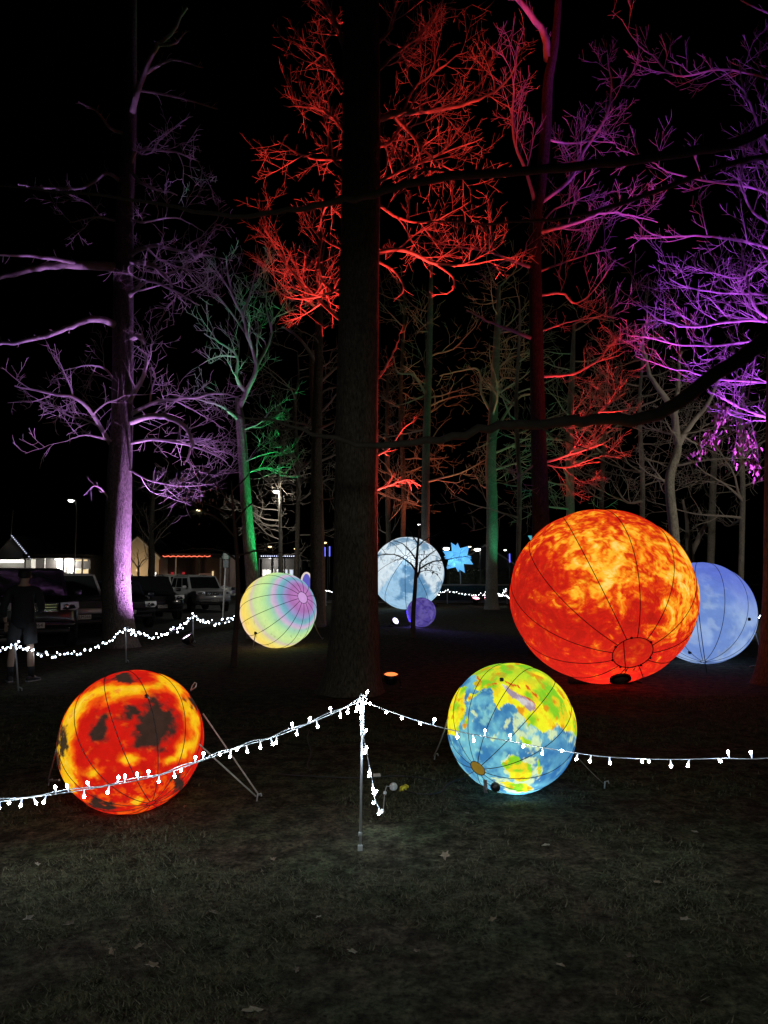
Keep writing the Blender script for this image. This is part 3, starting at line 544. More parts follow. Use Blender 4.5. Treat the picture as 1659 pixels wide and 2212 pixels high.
# saplings in the lawn
SAP_CFG = dict(gap={1: 0.09, 2: 0.12, 3: 0.2}, len={1: 0.22, 2: 0.45, 3: 0.8}, rmin=0.0035, wig=0.24, up=0.02, lift=0.05)
sap = build_tree('sapling', 'small black sapling standing in front of the white moon globe', [(891, 1376), (893, 1320), (896, 1280), (898, 1245), (901, 1200), (905, 1150), (906, 1132)], 20.6, [11, 9.5, 9, 8, 6, 4, 2],
           [([(897, 1245, 0), (895, 1228, -0.1), (880, 1212, -0.2), (850, 1198, -0.3), (812, 1200, -0.4)], 0.032, 0.008, 2), ([(898, 1250, 0), (906, 1235, 0.05), (908, 1215, 0.1), (925, 1200, 0.1), (945, 1185, 0.2)], 0.04, 0.008, 2),
            ([(905, 1230, 0), (930, 1215, -0.1), (955, 1210, -0.2), (990, 1204, -0.4), (1012, 1200, -0.5)], 0.025, 0.006, 2), ([(900, 1210, 0), (885, 1190, 0.1), (870, 1175, 0.2), (840, 1165, 0.2)], 0.025, 0.006, 2),
            ([(903, 1180, 0), (920, 1165, 0), (950, 1150, 0)], 0.02, 0.006, 2), ([(903, 1175, 0), (890, 1155, 0), (880, 1140, 0)], 0.02, 0.006, 2), ([(901, 1245, 0), (910, 1235, 0), (925, 1232, 0), (945, 1235, 0)], 0.016, 0.005, 2)],
           101, twig=TWIG_DARK, bark=TWIG_DARK, cfg=SAP_CFG, flare=0.15, sides=12, rings=40)
leaf_clump([(925, 1226), (935, 1225), (918, 1236), (945, 1232), (918, 1200), (950, 1206), (895, 1160)], 40, 20.5, 5, sap, np.array(sap.location), mat('leaf_dark', (0.05, 0.035, 0.025), 0.8), 12, (0.06, 0.1))
sap2 = build_tree('sapling', 'thin dark sapling with twiggy crown left of the pastel banded globe', [(504, 1437), (508, 1380), (514, 1300), (513, 1220), (508, 1150), (503, 1090), (500, 1040)], 13.9, [14, 11, 10, 9, 8, 5, 3],
           [([(512, 1210, 0), (480, 1190, 0), (430, 1185, 0), (380, 1190, 0)], 0.022, 0.006, 2), ([(508, 1160, 0), (470, 1120, 0), (430, 1100, 0), (400, 1060, 0)], 0.024, 0.006, 2), ([(512, 1200, 0), (560, 1190, 0), (620, 1195, 0)], 0.022, 0.006, 2),
            ([(506, 1130, 0), (540, 1090, 0), (590, 1060, 0)], 0.022, 0.006, 2), ([(503, 1100, 0), (470, 1050, 0), (440, 1010, 0)], 0.02, 0.006, 2), ([(502, 1060, 0), (540, 1020, 0), (560, 970, 0)], 0.018, 0.005, 2), ([(505, 1120, 0), (450, 1090, 0), (380, 1080, 0)], 0.018, 0.005, 2)],
           102, twig=TWIG_DARK, bark=TWIG_DARK, cfg=dict(SAP_CFG, gap={1: 0.14, 2: 0.17, 3: 0.3}), flare=0.15, sides=12, rings=40)
leaf_clump([(400, 1050), (420, 1075), (440, 1100), (455, 1060), (470, 1090), (395, 1030), (430, 1040)], 60, 13.8, 14, sap2, np.array(sap2.location), LEAF_DRY, 13, (0.05, 0.085))

# ------------------------------------------------------------------ globes
def globe_mat(name, estr, transl=0.35, diffuse=0.0, fine=0.06, fscale=14):
    m = bpy.data.materials.new(name); m.use_nodes = True; N = m.node_tree.nodes; L = m.node_tree.links
    for n in list(N):
        if n.type != 'OUTPUT_MATERIAL': N.remove(n)
    out = [n for n in N if n.type == 'OUTPUT_MATERIAL'][0]
    at = N.new('ShaderNodeAttribute'); at.attribute_name = 'print'
    tc = N.new('ShaderNodeTexCoord'); nz = N.new('ShaderNodeTexNoise'); nz.inputs['Scale'].default_value = fscale; nz.inputs['Detail'].default_value = 6; nz.inputs['Roughness'].default_value = 0.65
    L.new(tc.outputs['Object'], nz.inputs['Vector'])
    mr = N.new('ShaderNodeMapRange'); mr.inputs['From Min'].default_value = 0.3; mr.inputs['From Max'].default_value = 0.7
    mr.inputs['To Min'].default_value = 1 - fine * 2.2; mr.inputs['To Max'].default_value = 1 + fine * 1.6; L.new(nz.outputs['Fac'], mr.inputs['Value'])
    mu = N.new('ShaderNodeVectorMath'); mu.operation = 'SCALE'; L.new(at.outputs['Color'], mu.inputs[0]); L.new(mr.outputs[0], mu.inputs['Scale'])
    em = N.new('ShaderNodeEmission'); em.inputs['Strength'].default_value = estr; L.new(mu.outputs[0], em.inputs['Color'])
    tr = N.new('ShaderNodeBsdfTranslucent'); sc = N.new('ShaderNodeVectorMath'); sc.operation = 'SCALE'; sc.inputs['Scale'].default_value = transl; L.new(mu.outputs[0], sc.inputs[0]); L.new(sc.outputs[0], tr.inputs['Color'])
    a1 = N.new('ShaderNodeAddShader'); L.new(em.outputs[0], a1.inputs[0]); L.new(tr.outputs[0], a1.inputs[1]); last = a1
    if diffuse > 0:
        df = N.new('ShaderNodeBsdfDiffuse'); s3 = N.new('ShaderNodeVectorMath'); s3.operation = 'SCALE'; s3.inputs['Scale'].default_value = diffuse; L.new(mu.outputs[0], s3.inputs[0]); L.new(s3.outputs[0], df.inputs['Color'])
        a2 = N.new('ShaderNodeAddShader'); L.new(a1.outputs[0], a2.inputs[0]); L.new(df.outputs[0], a2.inputs[1]); last = a2
    L.new(last.outputs[0], out.inputs['Surface']); return m
def point_lamp(name, loc, col, w, parent, r=0.05):
    l = bpy.data.lights.new(name, 'POINT'); l.energy = w; l.color = col; l.shadow_soft_size = r
    o = bpy.data.objects.new(name, l); C.objects.link(o); o.parent = parent; o.location = tuple(map(float, loc)); return o
def globe(name, label, cx, cyp, rpx, pole, colour, estr, n_gore=12, ring=0.2, squash=1.0, lon=14, lat=110, seam_r=0.0035, transl=0.35, diffuse=0.0, fine=0.06, fscale=14, cap_mat=None, frame_rot=0.0, pillow=0.012, sink=0.012):
    """inflated fabric ball standing on the lawn; pole given in the view frame (right, up, towards the camera)"""
    a = (cyp - CY) / FPX; 
    # distance so that the ball touches the ground
    lo, hi = 2.0, 80.0
    for _ in range(60):
        d = (lo + hi) / 2; c = P(cx, cyp, d); dist = np.linalg.norm(c - np.array([0, 0, CAM_H])); al = math.atan(rpx / FPX / math.sqrt(1 + ((cx - CX) / FPX) ** 2)); r = dist * math.sin(al)
        if c[2] - r * squash > -sink * r: lo = d
        else: hi = d
    cen = c; view = np.array([0, 0, CAM_H]) - cen; view /= np.linalg.norm(view)
    R = np.cross(np.array([0, 0, 1.0]), view); R /= np.linalg.norm(R); U = np.cross(view, R)
    W = np.stack([R, U, view])            # rows: view frame axes in the world
    pole = np.array(pole, float); pole /= np.linalg.norm(pole)
    tmp = np.array([0, 1.0, 0]) if abs(pole[1]) < 0.9 else np.array([1.0, 0, 0])
    e1 = np.cross(pole, tmp); e1 /= np.linalg.norm(e1); e2 = np.cross(pole, e1)
    t = thing(name, label, 'globe lantern', (cen[0], cen[1], 0)); loc = np.array([0, 0, cen[2]])
    M = globe_mat(name + '_fabric', estr, transl, diffuse, fine, fscale)
    def shape(dl):                        # local dirs -> world offsets, flattened a little where it rests
        w = dl @ W; w = w * r; w[:, 2] *= squash
        low = -cen[2] + 0.004; w[:, 2] = np.maximum(w[:, 2], low); return w + loc
    def colours(me, dl, k):
        col = np.clip(colour(dl, k), 0, 4); ca = me.color_attributes.new('print', 'FLOAT_COLOR', 'POINT')
        ca.data.foreach_set('color', np.concatenate([col, np.ones((len(col), 1))], 1).astype(np.float32).ravel())
    ang = np.linspace(ring, math.pi - 0.02, lat)
    for g in range(n_gore):
        lons = (g + np.linspace(0, 1, lon)) * 2 * math.pi / n_gore + frame_rot; A, O = np.meshgrid(ang, lons, indexing='ij'); A = A.ravel(); O = O.ravel()
        dl = np.cos(A)[:, None] * pole + np.sin(A)[:, None] * (np.cos(O)[:, None] * e1 + np.sin(O)[:, None] * e2)
        ph = (O - frame_rot) * n_gore / (2 * math.pi) - g; puff = 1 + pillow * (4 * ph * (1 - ph) - 0.66) * np.sin(A) 
        V = shape(dl * puff[:, None]); i = np.arange(lon - 1)[None, :]; j = np.arange(lat - 1)[:, None] * lon
        me = np_mesh('panel', V, np.stack([j + i, j + i + 1, j + lon + i + 1, j + lon + i], -1).reshape(-1, 4)); colours(me, dl, g); link('panel', me, t, M)
        aa = np.linspace(ring, math.pi - 0.03, 60); o0 = lons[0]; dd = np.cos(aa)[:, None] * pole + np.sin(aa)[:, None] * (math.cos(o0) * e1 + math.sin(o0) * e2)
        V, F = tube_geo(shape(dd * (1.001 - 0.66 * pillow * np.sin(aa))[:, None]), seam_r, 5); link('seam', np_mesh('seam', V, F), t, SEAM)
    # end cap
    k = 30; rr_ = np.linspace(0, 1, 10); A, O = np.meshgrid(rr_ * ring, np.linspace(0, 2 * math.pi, k), indexing='ij'); A = A.ravel(); O = O.ravel()
    dl = np.cos(A)[:, None] * pole + np.sin(A)[:, None] * (np.cos(O)[:, None] * e1 + np.sin(O)[:, None] * e2)
    i = np.arange(k - 1)[None, :]; j = np.arange(9)[:, None] * k; me = np_mesh('end_cap', shape(dl * 0.996), np.stack([j + i, j + i + 1, j + k + i + 1, j + k + i], -1).reshape(-1, 4)); colours(me, dl, -1); link('end_cap', me, t, cap_mat or M)
    aa = np.linspace(0, 2 * math.pi, 49); dd = math.cos(ring) * pole + math.sin(ring) * (np.cos(aa)[:, None] * e1 + np.sin(aa)[:, None] * e2)
    V, F = tube_geo(shape(dd), seam_r * 1.15, 5); link('cap_ring', np_mesh('cap_ring', V, F), t, SEAM)
    def surf(px, py, k=1.0):              # point on the visible face under a photo pixel, local to the thing
        x = (px - cx) / rpx; y = (cyp - py) / rpx; z = math.sqrt(max(0.0, 1 - x * x - y * y)); return (np.array([[x, y, z]]) * k @ W)[0] * r + loc
    t_loc = np.array([cen[0], cen[1], 0.0])
    return t, surf, t_loc, r, cen
def rope_part(parent, a, b, r=0.006, m=ROPE, sag=0.02, name='tie_rope'):
    a = np.array(a, float); b = np.array(b, float); L = np.linalg.norm(b - a); pts = [a + (b - a) * t + np.array([0, 0, -sag * L * 4 * t * (1 - t)]) for t in np.linspace(0, 1, 9)]
    return MB().tube(pts, r, 6).build(name, m, parent, True)
def peg_part(parent, p):
    p = np.array(p, float); MB().tube([p + [0, 0, -0.06], p + [0.012, 0, 0.045], p + [0.035, 0, 0.05], p + [0.04, 0.0, 0.03]], 0.006, 6).build('peg', STEEL, parent, True)
def patch_part(parent, p, s, name='tie_tab'):
    MB().box(p, (s, s * 0.6, s), bev=s * 0.2).build(name, BLACK, parent)

# earth -------------------------------------------------------------
def z6(pts): return [((x - 797) / 510.0, (688 - y) / 510.0) for x, y in pts]
LAND = [z6(p) for p in [
    [(255, 760), (330, 760), (372, 780), (400, 735), (405, 690), (440, 625), (455, 545), (440, 500), (450, 430), (470, 385), (440, 380), (400, 395), (360, 380), (300, 480), (250, 600)],   # africa
    [(330, 380), (440, 300), (520, 285), (540, 330), (505, 360), (520, 410), (560, 430), (590, 415), (640, 405), (668, 430), (672, 500), (690, 545), (708, 578), (722, 545), (760, 515), (800, 520), (845, 555), (870, 600), (905, 625), (920, 690), (935, 660), (985, 690), (1030, 720), (1090, 700), (1130, 655), (1180, 690), (1210, 720), (1250, 690), (1300, 760), (1420, 700), (1420, 100), (700, 60), (420, 200)],   # eurasia
    [(455, 480), (480, 440), (520, 455), (545, 440), (585, 430), (560, 450), (500, 485), (465, 510)],   # arabia
    [(435, 715), (440, 660), (465, 620), (480, 640), (465, 680), (450, 715)],                    # madagascar
    [(725, 950), (760, 915), (800, 885), (850, 900), (880, 930), (905, 935), (935, 965), (945, 1020), (930, 1060), (890, 1075), (830, 1075), (785, 1065), (780, 1020), (740, 985)],   # australia
    [(850, 760), (880, 745), (910, 770), (940, 780), (945, 810), (915, 820), (880, 800)],           # borneo etc
    [(985, 900), (1003, 940), (1010, 1010), (995, 1050), (982, 990)],                              # new zealand
    [(700, 1090), (760, 1085), (830, 1100), (900, 1090), (960, 1130), (900, 1170), (780, 1150)],    # southern ice coast
    [(400, 1010), (450, 1060), (490, 1080), (440, 1060)],
]]
SHELF = [z6(p) for p in [
    [(820, 600), (860, 560), (905, 630), (960, 690), (1040, 730), (1020, 800), (1010, 850), (950, 880), (880, 860), (830, 790), (805, 680)],
    [(1050, 720), (1110, 640), (1150, 680), (1130, 760), (1080, 770)], [(1220, 650), (1260, 640), (1300, 720), (1290, 820), (1240, 790), (1200, 780)],
    [(720, 930), (790, 875), (900, 900), (990, 890), (1020, 1000), (1000, 1060), (900, 1090), (780, 1080), (740, 1010)],
    [(490, 590), (520, 570), (555, 600), (530, 650), (500, 660), (530, 620)], [(640, 780), (720, 700), (790, 620), (800, 640), (740, 720), (655, 800)],
    [(640, 1060), (760, 1060), (960, 1080), (960, 1160), (760, 1170)], [(530, 360), (580, 400), (560, 420), (530, 390)],
]]
TIBET = z6([(735, 370), (770, 385), (810, 425), (870, 450), (930, 480), (965, 510), (980, 550), (940, 568), (905, 545), (860, 505), (800, 465), (755, 415)])
RIDGE = [z6(p) for p in [[(745, 350), (800, 360), (850, 380), (890, 410), (860, 400), (800, 375)], [(880, 450), (930, 480), (965, 530), (985, 555), (970, 500), (930, 465)], [(650, 370), (690, 362), (705, 378), (660, 382)], [(535, 290), (560, 320), (590, 370), (570, 360), (540, 320)], [(960, 420), (1000, 440), (1000, 460), (965, 440)], [(905, 370), (935, 375), (950, 410), (925, 405)]]]
def earth_col(d, k):
    front = np.where(d[:, 2] >= 0, 1.0, -1.0); q = d * 9
    wx = (fbm(q, 5, 1, 0.65) - 0.5) * 0.075; wy = (fbm(q + 31, 5, 2, 0.65) - 0.5) * 0.075
    s = 1 / np.sqrt(1 - 0 * d[:, 0]); x = d[:, 0] * front * s + wx; y = d[:, 1] * s + wy
    n1 = fbm(d * 5, 5, 3); n2 = fbm(d * 11, 4, 4); n3 = fbm(d * 3.2, 3, 6)
    oc = mixc(s2l((58, 118, 172)), s2l((112, 182, 205)), sstep(0.36, 0.66, n1)); oc = mixc(oc, s2l((150, 212, 205)), 0.6 * sstep(0.60, 0.72, n2))
    deep = sstep(0.25, 0.7, d[:, 0]) * sstep(0.2, -0.3, d[:, 1]); oc = mixc(oc, s2l((38, 92, 160)), 0.55 * deep)
    sh = np.zeros(len(d), bool)
    for p in SHELF: sh |= inpoly(x, y, p)
    oc = mixc(oc, s2l((226, 236, 170)), 0.75 * sh * sstep(0.36, 0.56, fbm(d * 14, 4, 15)))
    la = np.zeros(len(d), bool)
    for p in LAND: la |= inpoly(x, y, p)
    lc = mixc(s2l((236, 232, 40)), s2l((130, 196, 42)), sstep(0.47, 0.62, n3)); lc = mixc(lc, s2l((242, 200, 38)), 0.8 * sstep(0.52, 0.64, n2)); lc = mixc(lc, s2l((220, 128, 26)), 0.85 * sstep(0.60, 0.68, fbm(d * 8, 4, 12)))
    top = sstep(0.45, 0.8, d[:, 1]); lc = mixc(lc, s2l((126, 200, 52)), 0.55 * top * sstep(0.40, 0.60, n1))
    col = np.where(la[:, None], lc, oc)
    for p in RIDGE: col = np.where((inpoly(x, y, p) & (front > 0))[:, None], np.array(s2l((214, 92, 30))), col)
    ti = inpoly(x, y, TIBET) & (front > 0); col = np.where(ti[:, None], mixc(s2l((205, 196, 200)), s2l((160, 140, 160)), sstep(.4, .6, n2)), col)
    return col
GOLD = mat('vent_gold', (0.30, 0.20, 0.05), 0.6, emit=s2l((150, 118, 28)), estr=0.55, noise=0.3, nscale=25)
eg, esurf, eloc, er, ecen = globe('earth_globe', 'glowing world map globe, blue oceans and yellow-green land, on the lawn', 1104, 1570.5, 132.5, (-0.5, -0.61, 0.61), earth_col, 0.92, n_gore=12, ring=0.125, lon=22, lat=190, seam_r=0.0028, cap_mat=GOLD, fine=0.05, fscale=30, squash=0.99)
point_lamp('inner_lamp', np.array([0.03, -0.16, 0.09]), (0.85, 1.0, 1.0), 4.0, eg, 0.03)
patch_part(eg, esurf(1087, 1481, 1.01), 0.03)
zb = lambda x, y: ((1350 + .3918 * x) / 1.507, (2100 + .3918 * y) / 1.507)
pg = G(937, 1640); rope_part(eg, esurf(973, 1560), pg - eloc + [0, 0, .03], 0.006); peg_part(eg, pg - eloc)
pg = G(1304, 1701); rope_part(eg, esurf(1232, 1620), pg - eloc + [0, 0, .03], 0.003); peg_part(eg, pg - eloc)
MB().lathe([(0.02, 0), (0.034, 0.004), (0.036, 0.02), (0.02, 0.03), (0.008, 0.04)], esurf(*zb(680, 1100)) + np.array([0, 0.0, -0.012]), (-0.3, -0.8, -0.2), 14).build('blower', BLACK, eg, True)
MB().add(*(lambda V: (V, [(0, 1, 4, 3), (1, 2, 5, 4), (3, 4, 7, 6), (4, 5, 8, 7)]))([esurf(*zb(590 + 15 * i, 1060 + 30 * j), 1.02) + np.array([0, -0.01 * ((i + j) % 2), -0.02 * j]) for j in range(3) for i in range(3)])).build('fabric_flap', mat('grey_fabric', (0.25, 0.24, 0.24), 0.9), eg)

# fiery left globe ---------------------------------------------------
def z4(pts): return [((x - 792) / 403.0, (572 - y) / 403.0) for x, y in pts]
YEL = z4([(470, 800), (450, 600), (460, 450), (540, 360), (640, 300), (740, 300), (850, 300), (960, 250), (1050, 330), (1110, 470), (1120, 580), (1060, 650)])
DARKS = [(900, 500, 118, 140), (650, 485, 55, 85), (415, 590, 32, 95), (735, 208, 80, 28), (1135, 340, 38, 85), (660, 893, 85, 42), (1045, 815, 36, 70), (790, 410, 45, 40)]
def fire_col(d, k):
    wx = (fbm(d * 3.5, 5, 21, 0.6) - 0.5) * 0.26; wy = (fbm(d * 3.5 + 9, 5, 22, 0.6) - 0.5) * 0.26; fr = np.where(d[:, 2] >= 0, 1, -1)
    x = d[:, 0] * fr + wx; y = d[:, 1] + wy
    n1 = fbm(d * 4, 5, 23); n2 = fbm(d * 9, 5, 24, 0.6)
    dist = np.full(len(d), 9.0)
    for (x0, y0), (x1, y1) in zip(YEL[:-1], YEL[1:]):
        ex, ey = x1 - x0, y1 - y0; tt = np.clip(((x - x0) * ex + (y - y0) * ey) / (ex * ex + ey * ey), 0, 1); dist = np.minimum(dist, np.hypot(x - x0 - tt * ex, y - y0 - tt * ey))
    for (px, py, w) in ((770, 660, 70), (600, 720, 60), (1000, 680, 60), (820, 875, 50)):
        qx, qy = z4([(px, py)])[0]; dist = np.minimum(dist, np.hypot(x - qx, (y - qy) * 1.6) - w / 403.0 + 0.16)
    heat = np.clip(1.1 - dist / 0.165, 0, 1) * (0.35 + 1.0 * n1) + 0.5 * (n2 - 0.5)
    low = sstep(-0.1, -0.6, d[:, 1]) * 0.28; heat = heat + low * sstep(0.42, 0.6, n2)
    c = mixc(s2l((205, 30, 20)), s2l((238, 92, 18)), sstep(0.12, 0.42, heat)); c = mixc(c, s2l((250, 205, 28)), sstep(0.40, 0.78, heat)); c = mixc(c, s2l((255, 226, 70)), sstep(0.85, 1.1, heat))
    c = mixc(c, s2l((236, 96, 22)), 0.6 * sstep(0.6, 0.72, n2)); dk = np.zeros(len(d))
    for (px, py, a, b) in DARKS:
        qx, qy = z4([(px, py)])[0]; e = np.hypot((x + 0.8 * wx - qx) / (a / 403.0), (y + 0.8 * wy - qy) / (b / 403.0)) + 0.9 * (fbm(d * 13, 4, 27, 0.6) - 0.5); dk = np.maximum(dk, sstep(1.2, 0.55, e))
    dk = dk * (0.75 + 0.4 * n2); c = mixc(c, s2l((44, 44, 38)), np.clip(dk * 1.15, 0, 0.975)); return c
fg, fsurf, floc, fr_, fcen = globe('fire_globe', 'glowing red and yellow molten globe with black blotches, tied to the lawn', 286, 1599, 144.5, (0.27, -0.845, 0.46), fire_col, 0.82, n_gore=12, ring=0.06, lon=22, lat=190, seam_r=0.0028, frame_rot=0.25, squash=0.99, fine=0.08, fscale=16)
point_lamp('inner_lamp', np.array([-0.10, -0.05, 0.06]), (1.0, 0.45, 0.15), 1.0, fg, 0.03)
pg = G(553, 1729); rope_part(fg, fsurf(310, 1518, 1.01), pg - floc + [0, 0, .03], 0.006, sag=0.0); rope_part(fg, fsurf(429, 1553), pg - floc + [0.02, .02, .03], 0.006, sag=0.0); peg_part(fg, pg - floc)
pg = G(103, 1697); rope_part(fg, fsurf(144, 1606, 1.0), pg - floc + [0, 0, .03], 0.006, sag=0); rope_part(fg, fsurf(150, 1666), pg - floc + [0, 0.02, .03], 0.006, sag=0); peg_part(fg, pg - floc)
patch_part(fg, fsurf(310, 1518, 1.01), 0.025)
lp = fsurf(403, 1503, 1.0); MB().tube([lp, lp + [0.008, 0, 0.03], lp + [0.028, 0, 0.058], lp + [0.042, 0, 0.05], lp + [0.036, 0, 0.024], lp + [0.004, 0, 0.002]], 0.004, 6).build('rope_loop', ROPE, fg, True)

# sun ------------------------------------------------------------------
def sun_col(d, k):
    w = np.stack([fbm(d * 3 + 3, 4, 31), fbm(d * 3 + 13, 4, 32), fbm(d * 3 + 23, 4, 33)], 1) - 0.5
    q = d + w * 0.5; n1 = fbm(q * 5.5, 6, 34, 0.62); n2 = fbm(q * 15, 5, 35, 0.66); n3 = fbm(d * 2.0, 3, 36); n4 = 1 - np.abs(2 * fbm(q * 8.0, 5, 37, 0.6) - 1)
    x, y = d[:, 0], d[:, 1]
    hot = np.exp(-(((x + 0.05) / 0.75) ** 2 + ((y - 0.48) / 0.42) ** 2)) * 0.9 + 0.65 * np.exp(-(((x - 0.75) / 0.3) ** 2 + ((y - 0.15) / 0.6) ** 2)) - 0.5 * np.exp(-(((x + 0.62) / 0.3) ** 2 + ((y - 0.22) / 0.26) ** 2)) + 0.5 * np.exp(-(((x - 0.0) / 0.3) ** 2 + ((y - 0.1) / 0.2) ** 2))
    h = hot * 0.86 - 0.05 + (n1 - 0.5) * 1.5 + (n2 - 0.5) * 1.7 + (n3 - 0.5) * 0.4 + (n4 - 0.75) * 0.35
    c = mixc(s2l((196, 34, 22)), s2l((222, 74, 20)), sstep(0.02, 0.34, h)); c = mixc(c, s2l((244, 138, 26)), sstep(0.30, 0.56, h)); c = mixc(c, s2l((254, 198, 52)), sstep(0.52, 0.76, h)); c = mixc(c, s2l((255, 230, 120)), sstep(0.84, 1.08, h))
    c = mixc(c, s2l((120, 26, 20)), 0.65 * sstep(0.60, 0.72, n2) * sstep(0.45, 0.0, h)); c = mixc(c, s2l((150, 28, 20)), 0.5 * sstep(-0.05, -0.35, h))
    low = sstep(-0.25, -0.75, y + 0.35 * (n1 - 0.5)); c = mixc(c, np.array(s2l((222, 44, 34))) , 0.45 * low)
    if k == -1: c = c * 0.8
    return c
sg, ssurf, sloc, sr, scen = globe('sun_globe', 'largest globe, fiery orange and yellow like a burning sun, round seam at its foot', 1299, 1286.5, 195.5, (0.29, -0.60, 0.745), sun_col, 0.86, n_gore=12, ring=0.205, squash=0.955, lon=34, lat=300, seam_r=0.0065, fine=0.07, fscale=9)
point_lamp('inner_lamp', np.array([0.02, -0.55, 0.25]), (1.0, 0.25, 0.15), 16.0, sg, 0.06)
zs = lambda x, y: ((1600 + .5425 * x) / 1.507, (1500 + .5425 * y) / 1.507)
fp = ssurf(*zs(748, 1266), 1.0); fn = (ssurf(*zs(748, 1266), 1.1) - fp); fn /= np.linalg.norm(fn)
vent = MB().lathe([(0.155, -0.01), (0.155, 0.02), (0.12, 0.028), (0.115, 0.012)], fp, fn, 28, capt=False).build('vent_ring', BLACK, sg, True)
MB().lathe([(0.11, 0.004), (0.09, 0.02), (0.04, 0.03), (0.005, 0.032)], fp, fn, 24).build('vent_cover', mat('vent_grey', (0.14, 0.12, 0.11), 0.7), vent, True)
for a in (0.5, 1.15, 2.2, 2.8, 3.9, 5.0, 5.9):
    ddl = np.array([0.29, -0.60, 0.745]); ddl /= np.linalg.norm(ddl); ex = np.cross(ddl, [0, 1, 0]); ex /= np.linalg.norm(ex); ey = np.cross(ddl, ex)
    q = math.cos(0.21) * ddl + math.sin(0.21) * (math.cos(a) * ex + math.sin(a) * ey); px, py = 1299 + q[0] * 195.5, 1286.5 - q[1] * 187
    patch_part(sg, ssurf(px, py, 1.0), 0.032)
rope_part(sg, ssurf(*zs(765, 1050), 1.005), ssurf(*zs(775, 1215), 1.01), 0.006, CORD, 0.05, 'cord'); rope_part(sg, ssurf(*zs(770, 1200), 1.01), ssurf(*zs(690, 1290), 1.0), 0.006, CORD, 0.05, 'cord')
rope_part(sg, ssurf(*zs(822, 1200), 1.005), G(*zs(805, 1330)) - sloc + [0, 0, .01], 0.006, CORD, 0.0, 'cord')
rope_part(sg, ssurf(*zs(1205, 900), 0.985), G(*zs(1292, 1275)) - sloc + [0, 0, .01], 0.006, CORD, 0.03, 'cord')
# sandbag lying at its foot
bag = G(*zs(655, 1335)); sb = thing('sandbag', 'limp dark sandbag lying on the ground at the foot of the fiery globe', 'sandbag', bag)
V = []; F = []; nb, nsd = 16, 14
for i in range(nb):
    s = i / (nb - 1); x = -0.50 + s * 0.98; h = (0.17 * (1 - sstep(0.05, 0.45, np.array([s]))[0]) + 0.065) * math.sin(math.pi * min(1, 0.10 + s * 0.84)) ** 0.5 + 0.01; w = 0.12 * math.sin(math.pi * (0.08 + 0.84 * s)) ** 0.5
    for j in range(nsd):
        a = 2 * math.pi * j / nsd; n = 1 + 0.35 * (vnoise(np.array([[s * 7, math.cos(a) * 1.5, math.sin(a) * 1.5]]), 77)[0] - 0.5); V.append((x, math.cos(a) * w * n, max(-0.005, h * 0.5 + math.sin(a) * h * 0.55 * n)))
for i in range(nb - 1):
    for j in range(nsd): F.append((i * nsd + j, i * nsd + (j + 1) % nsd, (i + 1) * nsd + (j + 1) % nsd, (i + 1) * nsd + j))
F += [tuple(range(nsd - 1, -1, -1)), tuple(range((nb - 1) * nsd, nb * nsd))]
link('sack', mesh('sack', V, F), sb, mat('sandbag_cloth', (0.035, 0.028, 0.026), 0.9, noise=0.4, nscale=12, bump=0.5)); MB().tube([(0.46, 0, 0.03), (0.52, 0.01, 0.045), (0.60, -0.02, 0.02), (0.64, 0.02, 0.012)], 0.016, 6).build('tied_neck', CORD, sb, True)

# pale blue globe ----------------------------------------------------------
def ice_col(d, k):
    n1 = fbm(d * 3, 5, 41); n2 = fbm(d * 7, 5, 42, 0.6); c = mixc(s2l((116, 146, 206)), s2l((156, 182, 222)), sstep(0.36, 0.62, n1)); c = mixc(c, s2l((176, 198, 222)), 0.45 * sstep(0.55, 0.68, n2))
    up = sstep(0.1, 0.95, d[:, 1] + 0.35 * d[:, 0] + 0.4 * (n1 - 0.5)); c = mixc(c, s2l((96, 112, 206)), 0.85 * up)  # blue outside light on the upper right painted into the fabric colour
    dirt = sstep(0.58, 0.70, n2) * sstep(-0.35, -0.7, d[:, 1]); c = mixc(c, s2l((120, 138, 168)), 0.6 * dirt); return c
ng, nsurf, nloc, nr, ncen = globe('ice_globe', 'pale blue globe half hidden behind the fiery orange globe', 1515, 1323.5, 109, (0.0, -0.93, 0.36), ice_col, 0.84, n_gore=12, ring=0.05, lon=12, lat=80, seam_r=0.0055, fine=0.05, fscale=6, frame_rot=0.1, squash=0.99)
pg = G(1652, 1436); rope_part(ng, nsurf(1618, 1364), pg - nloc + [0, 0, .03], 0.012); peg_part(ng, pg - nloc)
rope_part(ng, pg - nloc + [0, 0, .02], G(1620, 1442) - nloc + [0, 0, 0.015], 0.012, sag=0)
patch_part(ng, nsurf(1603, 1335, 1.0), 0.06); patch_part(ng, nsurf(1490, 1405, 1.0), 0.06)

